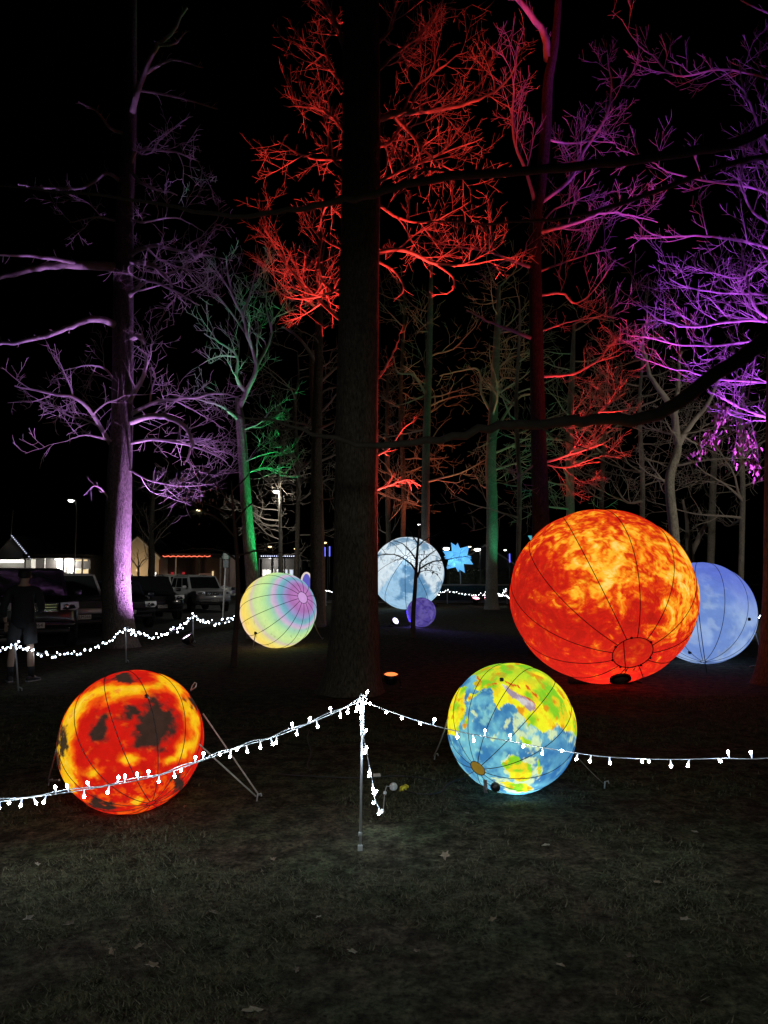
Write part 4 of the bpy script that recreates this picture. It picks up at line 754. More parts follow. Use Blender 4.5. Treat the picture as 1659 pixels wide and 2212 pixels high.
# pastel banded globe --------------------------------------------------------
PP = np.array([0.615, 0.325, 0.718]); PP /= np.linalg.norm(PP)
BANDS = [(0, (196, 150, 214)), (9, (190, 146, 208)), (10, (178, 118, 186)), (22, (160, 108, 172)), (29, (150, 140, 196)), (34, (106, 158, 184)), (39, (120, 178, 190)), (43, (182, 164, 206)), (47, (196, 176, 200)), (51, (150, 196, 178)), (58, (172, 216, 156)), (68, (196, 226, 150)), (76, (190, 214, 150)), (82, (206, 190, 176)), (88, (222, 214, 128)), (98, (240, 214, 104)), (108, (236, 206, 112)), (120, (236, 206, 176)), (140, (226, 190, 190)), (180, (220, 190, 200))]
def pastel_col(d, k):
    a = np.degrees(np.arccos(np.clip(d @ PP, -1, 1))); n = fbm(d * 4, 4, 51); a = a + 5 * (n - 0.5)
    A = [b[0] for b in BANDS]; L = np.array([s2l(b[1]) for b in BANDS]); c = np.stack([np.interp(a, A, L[:, i]) for i in range(3)], 1)
    n2 = fbm(d * 12, 4, 52); c = mixc(c, s2l((130, 120, 90)), 0.5 * sstep(0.66, 0.74, n2) * sstep(0, -0.6, d[:, 1])); return c
jg, jsurf, jloc, jr, jcen = globe('pastel_globe', 'pastel globe banded lilac, teal, green and yellow around an off-centre ring', 601.5, 1318, 81.5, PP, pastel_col, 0.94, n_gore=14, ring=0.16, lon=12, lat=110, seam_r=0.0065, fine=0.04, fscale=8, frame_rot=0.2, squash=0.985)
zp = lambda x, y: ((700 + .6028 * x) / 1.507, (1500 + .6028 * y) / 1.507)
pg = G(*zp(203, 1022)); rope_part(jg, jsurf(*zp(228, 922), 1.0), pg - jloc + [0, 0, .04], 0.011); peg_part(jg, pg - jloc)
pg = G(*zp(578, 966)); rope_part(jg, jsurf(*zp(536, 880), 1.0), pg - jloc + [0, 0, .04], 0.011); peg_part(jg, pg - jloc)
patch_part(jg, jsurf(*zp(228, 922), 1.0), 0.07); MB().box(G(*zp(385, 1001)) - jloc + [0, 0, 0.03], (0.5, 0.14, 0.07), bev=0.03).build('base_flap', BLACK, jg)

# moon -------------------------------------------------------------------------
def moon_col(d, k):
    n1 = fbm(d * 2.6, 5, 61); n2 = fbm(d * 7, 5, 62, 0.6); n3 = vnoise(d * 20, 63)
    c = mixc(s2l((214, 226, 232)), s2l((118, 150, 176)), sstep(0.50, 0.60, n1)); c = mixc(c, s2l((150, 178, 198)), 0.55 * sstep(0.55, 0.66, n2)); c = mixc(c, s2l((240, 248, 252)), 0.6 * sstep(0.84, 0.92, n3))
    x, y = d[:, 0], d[:, 1]; wedge = (np.abs(x + 0.06) < (0.42 - y) * 0.78) & (d[:, 2] > 0); c = np.where(wedge[:, None], c * np.array([0.50, 0.68, 0.82]) + np.array(s2l((86, 132, 166))) * 0.22, c)
    return c
mg, msurf, mloc, mr_, mcen = globe('moon_globe', 'big white and grey moon globe partly hidden by the dark oak trunk', 881, 1238, 78, (-0.06, 0.42, 0.9), moon_col, 0.84, n_gore=10, ring=0.05, lon=14, lat=110, seam_r=0.013, fine=0.06, fscale=4, frame_rot=0.3)
point_lamp('inner_lamp', mcen - mloc + np.array([-0.1, -mr_ * 0.72, mr_ * 0.28]), (0.9, 0.97, 1.0), 14.0, mg, 0.08)

# small violet globe ----------------------------------------------------------------
def violet_col(d, k):
    n1 = fbm(d * 3, 5, 71); n2 = fbm(d * 8, 4, 72); c = mixc(s2l((112, 96, 204)), s2l((140, 124, 218)), sstep(0.38, 0.62, n1)); return mixc(c, s2l((70, 56, 150)), 0.7 * sstep(0.60, 0.70, n2))
vg, vsurf, vloc, vr, vcen = globe('violet_globe', 'small violet globe lit by a spotlight beside the black sapling', 910, 1322.5, 31.5, (0.62, -0.7, 0.36), violet_col, 0.40, n_gore=8, ring=0.22, lon=10, lat=50, seam_r=0.004, diffuse=0.5, transl=0.1)

# ------------------------------------------------------------------ star lantern
def star():
    base = G(995, 1264.5, 1.05); cen = P(989, 1204.5, base[1]); R = 31.5 * base[1] / FPX
    t = thing('star_lantern', 'glowing pale blue many-pointed star lantern on a post by the hedge', 'star lantern', (base[0], base[1], 1.05))
    off = cen - np.array([base[0], base[1], 1.05])
    ph = (1 + 5 ** 0.5) / 2; v = [np.array(p, float) for p in [(-1, ph, 0), (1, ph, 0), (-1, -ph, 0), (1, -ph, 0), (0, -1, ph), (0, 1, ph), (0, -1, -ph), (0, 1, -ph), (ph, 0, -1), (ph, 0, 1), (-ph, 0, -1), (-ph, 0, 1)]]
    f = [(0, 11, 5), (0, 5, 1), (0, 1, 7), (0, 7, 10), (0, 10, 11), (1, 5, 9), (5, 11, 4), (11, 10, 2), (10, 7, 6), (7, 1, 8), (3, 9, 4), (3, 4, 2), (3, 2, 6), (3, 6, 8), (3, 8, 9), (4, 9, 5), (2, 4, 11), (6, 2, 10), (8, 6, 7), (9, 8, 1)]
    rot = np.array(Matrix.Rotation(0.35, 3, 'Y') @ Matrix.Rotation(0.5, 3, 'X') @ Matrix.Rotation(0.2, 3, 'Z'))
    m = bpy.data.materials.new('star_fabric'); m.use_nodes = True; N = m.node_tree.nodes; L = m.node_tree.links
    b = N['Principled BSDF']; b.inputs['Base Color'].default_value = (*s2l((130, 205, 240)), 1); N.remove(b)
    tr = N.new('ShaderNodeBsdfTranslucent'); tr.inputs['Color'].default_value = (*s2l((120, 205, 240)), 1); em = N.new('ShaderNodeEmission'); em.inputs['Color'].default_value = (*s2l((120, 190, 235)), 1); em.inputs['Strength'].default_value = 0.5
    ad = N.new('ShaderNodeAddShader'); L.new(tr.outputs[0], ad.inputs[0]); L.new(em.outputs[0], ad.inputs[1]); L.new(ad.outputs[0], [n for n in N if n.type == 'OUTPUT_MATERIAL'][0].inputs['Surface'])
    for a, b_, c in f:
        A, B, Cc = [rot @ (x / np.linalg.norm(x)) * R * 0.66 for x in (v[a], v[b_], v[c])]; tip = (A + B + Cc); tip = tip / np.linalg.norm(tip) * R * 1.14
        MB().add([A + off, B + off, Cc + off, tip + off], [(0, 1, 3), (1, 2, 3), (2, 0, 3)]).build('point', m, t)
    MB().tube([(0, 0, 0), (0, 0, 0.9), (off[0] * 0.6, 0, max(1.0, off[2] - R * 0.5))], 0.05, 8).build('post', mat('white_post', (0.6, 0.58, 0.5), 0.6), t)
    point_lamp('inner_lamp', off + [-0.28, -0.15, -0.3], (0.85, 0.97, 1), 9, t); point_lamp('inner_lamp', off + [0.4, -0.1, 0.0], (0.85, 0.97, 1), 6, t)
star()

# ------------------------------------------------------------------ tree uplights; those out of sight are assumed
def uplight(label, loc, aim, col, watts, lens_col, lens_str, cone=70, blend=0.6, size=1.0, can_dir=None, group=None, soft=0.10):
    loc = np.array(loc, float); t = thing('spotlight', label, 'spotlight', loc, group=group)
    d = np.array(aim, float) - loc; d /= np.linalg.norm(d); cd = d if can_dir is None else np.array(can_dir, float) / np.linalg.norm(can_dir)
    h = np.array([0, 0, 0.14 * size]); s = size
    MB().lathe([(0.05 * s, -0.10 * s), (0.085 * s, -0.08 * s), (0.115 * s, 0.0), (0.118 * s, 0.07 * s), (0.108 * s, 0.07 * s), (0.105 * s, 0.05 * s)], h, cd, 20, capt=False).build('can', BLACK_METAL, t, True)
    MB().lathe([(0.104 * s, 0.048 * s), (0.075 * s, 0.058 * s), (0.01, 0.062 * s)], h, cd, 20, capb=False).build('lens', mat('lens_%d' % len(MATS), (0.1, 0.1, 0.1), 0.3, emit=lens_col, estr=lens_str), t, True)
    side = np.cross(cd, [0, 0, 1.0]); side = side / np.linalg.norm(side) if np.linalg.norm(side) > 0.05 else np.array([1.0, 0, 0]); bk = np.cross(side, [0, 0, 1.0])
    for sg_ in (-1, 1):
        MB().tube([h + side * sg_ * 0.13 * s, h + side * sg_ * 0.135 * s + bk * 0.02 * s - [0, 0, 0.08 * s], side * sg_ * 0.15 * s + bk * 0.10 * s, side * sg_ * 0.15 * s - bk * 0.1 * s], 0.011 * s, 6).build('bracket', BLACK_METAL, t)
    l = bpy.data.lights.new('lamp', 'SPOT'); l.energy = watts; l.color = col; l.spot_size = math.radians(cone); l.spot_blend = blend; l.shadow_soft_size = soft
    o = bpy.data.objects.new('lamp', l); C.objects.link(o); o.parent = t; o.location = tuple(h + d * 0.13 * s); o.rotation_euler = Vector(d).to_track_quat('-Z', 'Y').to_euler()
    return t
g = G(841, 1497); g[1] += 0.55; g[0] += 0.03
uplight('red spotlight on the ground beside the foot of the big dark oak', g, (0.40, MAIN_D + 0.95, 6.5), (1.0, 0.05, 0.04), 16000, (1.0, 0.20, 0.05), 2.0, cone=46, blend=0.5, size=1.0, can_dir=(0, -0.25, 1))
g = G(405, 1397); g[1] += 0.05
uplight('pinkish white spotlight below the string lights near the parked cars', g, (g[0] - 3.3, g[1] + 0.0, 7.0), (0.66, 0.31, 0.98), 5200, (1.0, 0.72, 0.95), 5, cone=100, blend=1.0, size=1.25, can_dir=(-0.5, -0.25, 0.9))
uplight('green spotlight on the lawn behind the pastel banded globe', (P(604, 1300, 20.3)[0], 20.3, 0), (-3.35, 20.8, 6.5), (0.02, 1.0, 0.25), 5000, (0.1, 1, 0.3), 2.5, cone=36, blend=0.6)  # fixture out of sight, assumed from the green light on the tree
uplight('red spotlight on the lawn behind the fiery orange globe', (P(1290, 1300, 14.3)[0], 14.3, 0), (P(1305, 880, 15.7)[0], 15.5, 4.9), (1.0, 0.05, 0.04), 6500, (1, 0.15, 0.1), 2.5, cone=36, blend=0.8)  # unseen fixture, assumed from the red on the branches above
uplight('magenta spotlight on the lawn below the magenta-lit tree', (P(1690, 1300, 13.3)[0], 13.2, 0), (P(1590, 560, 14.0)[0], 13.7, 6.6), (0.46, 0.085, 1.0), 13000, (0.8, 0.3, 1), 2.5, cone=43, blend=0.6)  # assumed lamp outside the view, read off the magenta branches
uplight('purple spotlight hidden behind the fiery orange globe', (P(1215, 1300, 14.4)[0], 14.4, 0), (P(1175, 200, 15.7)[0], 15.6, 11.0), (0.36, 0.04, 0.85), 130, (0.7, 0.2, 1), 2.5, cone=34, blend=0.7)  # added out of sight, assumed for the purple on the upper trunk
g = G(1028, 1306)
uplight('small red-pink spotlight on the lawn beneath the star lantern', g, (P(1062, 1000, 40.5)[0], 40.5, 5), (1.0, 0.12, 0.16), 3000, (1.0, 0.3, 0.4), 6, cone=70, size=2.2, can_dir=(0.1, -0.45, 1))
uplight('green spotlight on the lawn between the star lantern and the fiery globe', (P(1120, 1300, 38.5)[0], 38.5, 0), (P(1110, 800, 40.5)[0], 40.5, 12), (0.05, 1.0, 0.45), 1000, (0.1, 1, 0.4), 2.5, cone=70)  # hidden lamp, assumed from the green side of the trunk
uplight('green spotlight far behind the fiery orange globe', (P(1255, 1300, 35.4)[0], 35.4, 0), (P(1230, 1050, 37)[0], 37, 5.5), (0.05, 1.0, 0.35), 400, (0.1, 1, 0.4), 2.5, cone=75)  # unseen lamp, assumed from the faint green trunk
g = G(868, 1352)
uplight('blue-violet spotlight on the lawn aimed at the small violet globe', g + np.array([-0.25, -0.1, 0]), (vcen[0] - 0.2, vcen[1], vcen[2]), (0.22, 0.15, 1.0), 260, (0.75, 0.7, 1.0), 5, cone=120, size=1.1, can_dir=(0.55, -0.75, 0.5))
uplight('dim orange spotlight on the lawn behind the white moon globe', (P(938, 1300, 43.6)[0], 42.9, 0), (P(905, 900, 43)[0], 43, 8), (1.0, 0.20, 0.08), 4500, (1, 0.5, 0.2), 2, cone=80)  # lamp out of sight, assumed from the dull orange twigs

# ------------------------------------------------------------------ string light fence
BULB_NEAR = mat('led_near', (0.8, 0.85, 0.9), 0.3, emit=(0.78, 0.91, 1.0), estr=190)
BULB_CAP = mat('led_cap', (0.8, 0.86, 0.9), 0.25, emit=(0.62, 0.74, 0.95), estr=1.3, sampling='NONE')
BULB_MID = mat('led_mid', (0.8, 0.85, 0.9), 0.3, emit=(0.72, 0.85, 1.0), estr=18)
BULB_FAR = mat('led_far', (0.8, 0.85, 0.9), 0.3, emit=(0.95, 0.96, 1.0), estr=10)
def bulb_cap_mesh():
    b = MB(); b.lathe([(0.0022, 0.0), (0.0030, 0.006), (0.0048, 0.020), (0.0052, 0.030)], seg=10); return mesh('bulb_cap', b.V, b.F)
def bulb_led_mesh(r=0.0072, l=1.3):  # wider than a real LED, its glow built into the shape
    b = MB(); b.lathe([(r * 0.35, -r * l), (r * 0.8, -r * 0.6 * l), (r, 0), (r * 0.75, r * 0.6 * l), (r * 0.25, r * l)], (0, 0, 0.036), seg=10); return mesh('bulb', b.V, b.F)
CAPM, LEDM = bulb_cap_mesh(), bulb_led_mesh()
CAPM.materials.append(BULB_CAP); LEDM.materials.append(BULB_NEAR)
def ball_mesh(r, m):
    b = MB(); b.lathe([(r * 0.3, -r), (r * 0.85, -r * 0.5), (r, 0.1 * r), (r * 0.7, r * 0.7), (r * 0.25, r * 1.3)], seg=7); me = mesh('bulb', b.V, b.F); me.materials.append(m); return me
def near_bulb(parent, p, d):
    q = Vector(d).to_track_quat('Z', 'Y').to_euler()
    o = bpy.data.objects.new('bulb', LEDM); C.objects.link(o); o.parent = parent; o.location = tuple(map(float, p)); o.rotation_euler = q
    c = bpy.data.objects.new('bulb_cap', CAPM); C.objects.link(c); c.parent = o
def post(label, base, h, r=0.008, near=False, lean=(0, 0)):
    base = np.array(base, float); t = thing('stake', label, 'fence stake', base)
    top = np.array([lean[0], lean[1], h]); MB().tube([(0, 0, -0.05), top * 0.5, top], r, 8).build('rod', STEEL, t, True)
    if near:
        MB().box((0, -0.002, 0.012), (0.028, 0.018, 0.05), bev=0.004).build('ground_clip', WIRE, t)
        MB().lathe([(0.010, 0.085), (0.012, 0.095), (0.012, 0.105), (0.009, 0.11)], seg=10).build('collar', WIRE, t, True)
        MB().box(top * 0.86 + [0, 0, 0.0], (0.022, 0.022, 0.20), bev=0.004).build('sleeve', WIRE, t)
        MB().tube([top + [-0.004, 0, -0.03], top + [-0.022, 0, 0.0], top + [-0.01, 0, 0.025], top + [0.012, 0, 0.015]], 0.005, 6).build('hook', WIRE, t, True)
    else:
        MB().tube([top, top + [0.0, 0, 0.02], top + [r * 3, 0, 0.03], top + [r * 4, 0, 0.0]], r * 0.8, 6).build('hook', STEEL, t, True)
        MB().tube([(0.0, 0, 0.05), (0.04, 0, 0.035), (0.045, 0, 0.0)], r * 0.8, 6).build('foot_peg', STEEL, t, True)
    return t
FB = G(778, 1838); FB_D = FB[1]
post('slim steel stake in the foreground carrying the corner of the string lights', FB, CAM_H + ray(781, 1505)[2] / ray(781, 1505)[1] * FB_D - 0.01, 0.0075, True, (0.012, 0))
def string(label, ctrl, depths, n, near=True, r=0.003, bulb=None, seed=1, double=False, jit=0.0):
    """string lights along photo pixels with given depths"""
    rng = random.Random(seed); pts = np.array([P(x, y, d) for (x, y), d in zip(ctrl, depths)]); ln = smooth_line(pts, 8); base = pts[np.argmin(pts[:, 2])].copy(); 
    t = thing('string_lights', label, 'string lights', base); ln = ln - base
    MB().tube(ln, r, 5).build('wire', WIRE, t, True)
    if double: MB().tube(ln + np.array([[0, -0.004, 0.010 + 0.006 * math.sin(i * 0.9)] for i in range(len(ln))]), r, 5).build('wire', WIRE, t, True)
    L = np.concatenate([[0], np.cumsum(np.linalg.norm(np.diff(ln, axis=0), axis=1))])
    for i in range(n):
        s = (i + 0.5 + rng.uniform(-0.35, 0.35)) / n * L[-1]; p = np.array([np.interp(s, L, ln[:, k]) for k in range(3)])
        if near:
            up = 1 if rng.random() < 0.38 else -1; fwd = rng.random() < 0.16
            near_bulb(t, p, (rng.gauss(0, 0.22), -1 if fwd else rng.gauss(0, 0.3), (0.2 if fwd else 1) * up))
        else:
            o = bpy.data.objects.new('bulb', bulb); C.objects.link(o); o.parent = t; p = p + np.array([rng.gauss(0, jit * .4), rng.gauss(0, jit * .4), rng.gauss(0, jit)]); o.location = tuple(map(float, p)); o.rotation_euler = (rng.uniform(-0.5, 0.5), rng.uniform(-0.5, 0.5), 0); o.scale = (1, 1, 1) if rng.random() < 0.7 else (0.75, 0.75, 0.75)
    return t
string('string lights dipping from the foreground stake across the fiery molten globe', [(-230, 1740), (-60, 1737), (0, 1731), (180, 1706), (330, 1678), (430, 1645), (520, 1613), (600, 1589), (700, 1549), (781, 1512)], np.linspace(4.02, FB_D, 10), 42, seed=4, double=True)
string('string lights running from the foreground stake across the world map globe', [(783, 1514), (860, 1543), (960, 1573), (1100, 1601), (1235, 1625), (1330, 1636), (1440, 1640), (1560, 1638), (1659, 1637), (1850, 1610)], np.linspace(FB_D, 4.15, 10), 27, seed=9)
string('tail of the string lights hanging down beside the foreground stake', [(782, 1512), (781, 1560), (789, 1611), (797, 1649), (805, 1691), (810, 1726), (821, 1749)], [FB_D, 4.4, 4.5, 4.6, 4.72, 4.85, 4.97], 13, seed=14)
# cluster of bulbs at the top of the stake
string('loop of string lights knotted around the top of the foreground stake', [(772, 1518), (780, 1502), (792, 1512), (770, 1530), (786, 1535)], [FB_D - .01, FB_D - .015, FB_D, FB_D - .01, FB_D], 6, seed=21)
t = thing('plug', 'round white plug on the grass at the end of the string lights', 'plug', G(849, 1708))
MB().lathe([(0.008, -0.02), (0.022, -0.012), (0.030, 0.0), (0.030, 0.018), (0.018, 0.028)], (0, 0, 0.03), (0.3, -0.9, 0.25), 18).build('body', mat('white_plastic', (0.72, 0.72, 0.72), 0.4), t, True)
e = P(821, 1749, 4.97) - np.array(t.location); MB().tube([e, e + [0.02, 0.02, -0.02], (-0.065, -0.16, 0.02), (-0.05, -0.06, 0.05), (0, 0, 0.03)], 0.0035, 6).build('lead', WIRE, t, True)
for q in ((e + np.array([0.012, 0.01, -0.012])), np.array([-0.062, -0.15, 0.025])): MB().lathe([(0.006, -0.014), (0.013, -0.008), (0.013, 0.008), (0.006, 0.014)], q, (0.3, 0.5, 0.8), 10).build('connector', mat('white_plastic', (0.72, 0.72, 0.72), 0.4), t, True)
t = thing('socket', 'bright yellow cable socket lying on the grass near the white plug', 'socket', G(871, 1709))
YEL_P = mat('yellow_plastic', (0.75, 0.62, 0.05), 0.45, noise=0.15, nscale=40)
MB().box((0, 0, 0.022), (0.05, 0.036, 0.036), rz=0.5, bev=0.008).build('body', YEL_P, t); MB().box((0.025, 0.012, 0.035), (0.012, 0.05, 0.02), rz=0.5, bev=0.003).build('flap', YEL_P, t); MB().box((-0.02, -0.012, 0.012), (0.03, 0.018, 0.014), rz=1.3, bev=0.003).build('latch', YEL_P, t)
def cord(label, px, r=0.006, name='cable'):
    pts = np.array([G(x, y) for x, y in px]); b = pts[0].copy(); ln = smooth_line(pts - b, 6); ln[:, 2] = r * 1.2 + 0.008
    return tag(MB().tube(ln, r, 6).build(name, CORD, None, True), label, 'cable'), b
for lab, px in (('black power cable curving over the grass from the world map globe to the yellow socket', [(1015, 1683), (985, 1690), (965, 1700), (950, 1716), (915, 1720), (880, 1714), (871, 1709)]),
                ('black cable running along the grass behind the foreground stake', [(940, 1690), (900, 1683), (850, 1680), (780, 1684), (700, 1682), (600, 1676)]),
                ('thin dark cable straggling towards the big dark oak', [(672, 1672), (664, 1655), (672, 1630), (664, 1600), (668, 1580)])):
    o, b = cord(lab, px); o.location = tuple(map(float, b))
t = thing('cable_tag', 'small white tag lying by the black cable on the grass', 'tag', G(814, 1682)); MB().box((0, 0, 0.028), (0.06, 0.03, 0.012), rz=0.2, rx=0.5, bev=0.002).build('card', mat('tag_white', (0.6, 0.55, 0.5), 0.6), t); MB().tube([(0.02, 0, 0.025), (0.05, 0.02, 0.03), (0.04, 0.03, 0.01)], 0.003, 5).build('tie', CORD, t, True)
# fence behind, receding to the right
MIDB = ball_mesh(0.013, BULB_MID); MIDB2 = ball_mesh(0.017, BULB_MID); FARB = ball_mesh(0.024, BULB_FAR)  # oversized bulbs, the bloom around each light built into their size
pb = [G(41, 1492), G(273, 1431), G(418, 1388)]
for i, (b, (tx, ty), lab) in enumerate(zip(pb, [(33, 1394), (272, 1357), (417, 1331)], ['steel stake of the light fence beside the person in shorts', 'steel stake of the light fence in front of the lilac oak', 'steel stake of the light fence next to the pinkish spotlight'])):
    tp = P(tx, ty, b[1]); post(lab, b, tp[2], 0.011 + 0.002 * i, False, (tp[0] - b[0], 0))
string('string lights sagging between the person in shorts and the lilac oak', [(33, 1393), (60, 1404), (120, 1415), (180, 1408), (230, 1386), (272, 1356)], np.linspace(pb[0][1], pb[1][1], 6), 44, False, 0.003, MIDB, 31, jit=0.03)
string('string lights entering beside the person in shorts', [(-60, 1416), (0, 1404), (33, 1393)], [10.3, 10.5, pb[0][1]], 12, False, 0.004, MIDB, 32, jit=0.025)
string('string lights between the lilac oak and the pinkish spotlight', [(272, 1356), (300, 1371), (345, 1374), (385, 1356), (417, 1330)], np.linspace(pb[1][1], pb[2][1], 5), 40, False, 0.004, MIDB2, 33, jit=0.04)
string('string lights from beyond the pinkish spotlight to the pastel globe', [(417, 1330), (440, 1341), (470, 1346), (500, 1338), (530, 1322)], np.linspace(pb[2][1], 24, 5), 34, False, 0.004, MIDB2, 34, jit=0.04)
for lab, (bx, by), (tx, ty) in (('thin steel stake far back between the pastel globe and the big oak', (704, 1308), (704, 1276)), ('thin steel stake far back right of the white moon globe', (966, 1304), (966, 1274)), ('thin steel stake far back in front of the red and green trunk', (1048, 1309), (1046, 1279)), ('thin steel stake far back close to the fiery orange globe', (1095, 1304), (1094, 1274))):
    b = G(bx, by); tp = P(tx, ty, b[1]); post(lab, b, tp[2], 0.02)
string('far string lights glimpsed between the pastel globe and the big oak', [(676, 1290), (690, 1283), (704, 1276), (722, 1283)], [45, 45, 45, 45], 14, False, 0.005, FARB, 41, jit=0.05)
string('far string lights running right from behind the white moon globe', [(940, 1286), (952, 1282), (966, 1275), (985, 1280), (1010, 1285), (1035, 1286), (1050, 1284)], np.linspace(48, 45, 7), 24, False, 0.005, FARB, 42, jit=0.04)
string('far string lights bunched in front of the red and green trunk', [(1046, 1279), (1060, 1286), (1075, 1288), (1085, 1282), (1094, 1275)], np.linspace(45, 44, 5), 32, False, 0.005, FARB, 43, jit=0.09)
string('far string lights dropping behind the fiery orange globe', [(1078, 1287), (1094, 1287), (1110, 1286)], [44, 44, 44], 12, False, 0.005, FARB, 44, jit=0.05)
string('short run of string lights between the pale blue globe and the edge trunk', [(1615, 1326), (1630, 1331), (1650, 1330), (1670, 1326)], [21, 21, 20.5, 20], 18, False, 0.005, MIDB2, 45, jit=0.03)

# ------------------------------------------------------------------ person by the fence
def skin_obj(name, verts, edges, radii, m, parent, sub=2, root=0):
    me = bpy.data.meshes.new(name); me.from_pydata([tuple(map(float, v)) for v in verts], edges, []); o = link(name, me, parent, None, False); me.materials.append(m)
    md = o.modifiers.new('skin', 'SKIN'); md.use_smooth_shade = True
    for i, r in enumerate(radii):
        sv = me.skin_vertices[0].data[i]; sv.radius = (r, r) if not isinstance(r, tuple) else r; sv.use_root = (i == root)
    sd = o.modifiers.new('sub', 'SUBSURF'); sd.levels = sub; sd.render_levels = sub; return o
pp = G(44, 1472); pr = thing('person', 'person in dark jacket and shorts with bare calves standing by the light fence', 'person', pp, 0.15)
SKIN = mat('skin', (0.42, 0.27, 0.20), 0.6, noise=0.1, nscale=20)
V = [(0, 0, 0.95), (0, 0, 1.12), (0, 0, 1.32), (0, 0, 1.46), (0, -0.01, 1.54), (0, 0.0, 1.60), (0, 0.01, 1.68), (0, 0.01, 1.75),
     (-0.10, 0, 0.90), (-0.135, 0.0, 0.50), (-0.15, -0.02, 0.30), (-0.155, 0.0, 0.09), (-0.19, 0.10, 0.04), (0.10, 0, 0.90), (0.13, 0.0, 0.50), (0.15, -0.02, 0.30), (0.16, 0.0, 0.09), (0.20, 0.09, 0.04),
     (-0.20, 0, 1.42), (-0.28, -0.03, 1.14), (-0.29, 0.06, 0.99), (-0.285, 0.09, 0.92), (0.20, 0, 1.42), (0.26, 0.0, 1.14), (0.20, 0.17, 1.10), (0.16, 0.22, 1.10)]
E = [(0, 1), (1, 2), (2, 3), (3, 4), (4, 5), (5, 6), (6, 7), (0, 8), (8, 9), (9, 10), (10, 11), (11, 12), (0, 13), (13, 14), (14, 15), (15, 16), (16, 17), (3, 18), (18, 19), (19, 20), (20, 21), (3, 22), (22, 23), (23, 24), (24, 25)]
Rd = [0.10, 0.09, 0.10, 0.08, 0.052, 0.075, 0.085, 0.055, 0.085, 0.055, 0.058, 0.038, 0.030, 0.085, 0.055, 0.058, 0.038, 0.030, 0.055, 0.042, 0.032, 0.024, 0.055, 0.042, 0.032, 0.024]
body = skin_obj('body', V, E, Rd, SKIN, pr)
hv = [(-0.285, 0.09, 0.925)]; he = []; hr = [0.026]
hv.append((-0.285, 0.115, 0.86)); he.append((0, 1)); hr.append((0.030, 0.016))
for k, (dx, L_) in enumerate(((-0.026, 0.055), (-0.009, 0.068), (0.009, 0.064), (0.024, 0.05))):
    i = len(hv); hv += [(-0.285 + dx, 0.13, 0.83), (-0.285 + dx, 0.14, 0.83 - L_ * 0.5), (-0.285 + dx, 0.13, 0.83 - L_)]; he += [(1, i), (i, i + 1), (i + 1, i + 2)]; hr += [0.010, 0.009, 0.007]
i = len(hv); hv += [(-0.255, 0.125, 0.88), (-0.245, 0.145, 0.85)]; he += [(0, i), (i, i + 1)]; hr += [0.011, 0.008]
skin_obj('hand', hv, he, hr, SKIN, body, 1)
JACK = mat('jacket_cloth', (0.014, 0.014, 0.017), 0.9, noise=0.3, nscale=30)
skin_obj('jacket', [(0, 0, 0.80), (0, 0, 1.0), (0, 0, 1.16), (0, 0, 1.34), (0, 0, 1.46), (0, 0, 1.52), (-0.21, 0, 1.43), (-0.295, -0.03, 1.14), (-0.29, 0.06, 1.0), (0.21, 0, 1.43), (0.275, 0, 1.14), (0.20, 0.17, 1.10)],
         [(0, 1), (1, 2), (2, 3), (3, 4), (4, 5), (4, 6), (6, 7), (7, 8), (4, 9), (9, 10), (10, 11)], [(0.20, 0.15), (0.19, 0.15), (0.18, 0.14), (0.19, 0.15), (0.14, 0.11), 0.075, 0.075, 0.062, 0.048, 0.075, 0.062, 0.048], JACK, pr)
SHORTC = mat('shorts_cloth', (0.05, 0.052, 0.058), 0.9)
for sx in (-1, 1): MB().tube([(sx * 0.10, 0, 0.92), (sx * 0.115, 0, 0.75), (sx * 0.13, 0, 0.585)], [0.10, 0.105, 0.098], 16).build('shorts_leg', SHORTC, pr, True)
for sx in (-1, 1):
    MB().tube([(sx * 0.152, -0.008, 0.24), (sx * 0.156, -0.003, 0.15), (sx * 0.16, 0.01, 0.06)], [0.056, 0.048, 0.044], 14).build('sock', JACK, pr, True)
    shoe = MB(); 
    for (a, b_, c, w) in ((0, 0, 0, 0),): pass
    d = np.array([sx * 0.45, 0.9, 0]); d /= np.linalg.norm(d); s_ = np.array([d[1], -d[0], 0]); sec = []; c0 = np.array([sx * 0.16, 0.0, 0])
    for u, w, h in ((-0.085, 0.028, 0.06), (-0.06, 0.04, 0.085), (0.0, 0.043, 0.095), (0.07, 0.048, 0.07), (0.14, 0.046, 0.052), (0.185, 0.03, 0.035)):
        for a in np.linspace(0, 2 * math.pi, 10, endpoint=False): sec.append(c0 + d * u + s_ * math.cos(a) * w + np.array([0, 0, max(0.004, h * 0.5 + math.sin(a) * h * 0.55)]))
    F = [(k * 10 + i, k * 10 + (i + 1) % 10, k * 10 + 10 + (i + 1) % 10, k * 10 + 10 + i) for k in range(5) for i in range(10)] + [tuple(range(9, -1, -1)), tuple(range(50, 60))]
    sh = MB().add(sec, F).build('shoe', mat('shoe_dark', (0.03, 0.03, 0.035), 0.6), pr, True)
    MB().slab([c0 + d * u + s_ * w for u, w in ((-0.09, -0.03), (-0.05, -0.045), (0.12, -0.05), (0.19, -0.025), (0.19, 0.025), (0.12, 0.05), (-0.05, 0.045), (-0.09, 0.03))], 0.018, (0, 0, 1)).build('sole', mat('sole_grey', (0.35, 0.35, 0.36), 0.7), sh)
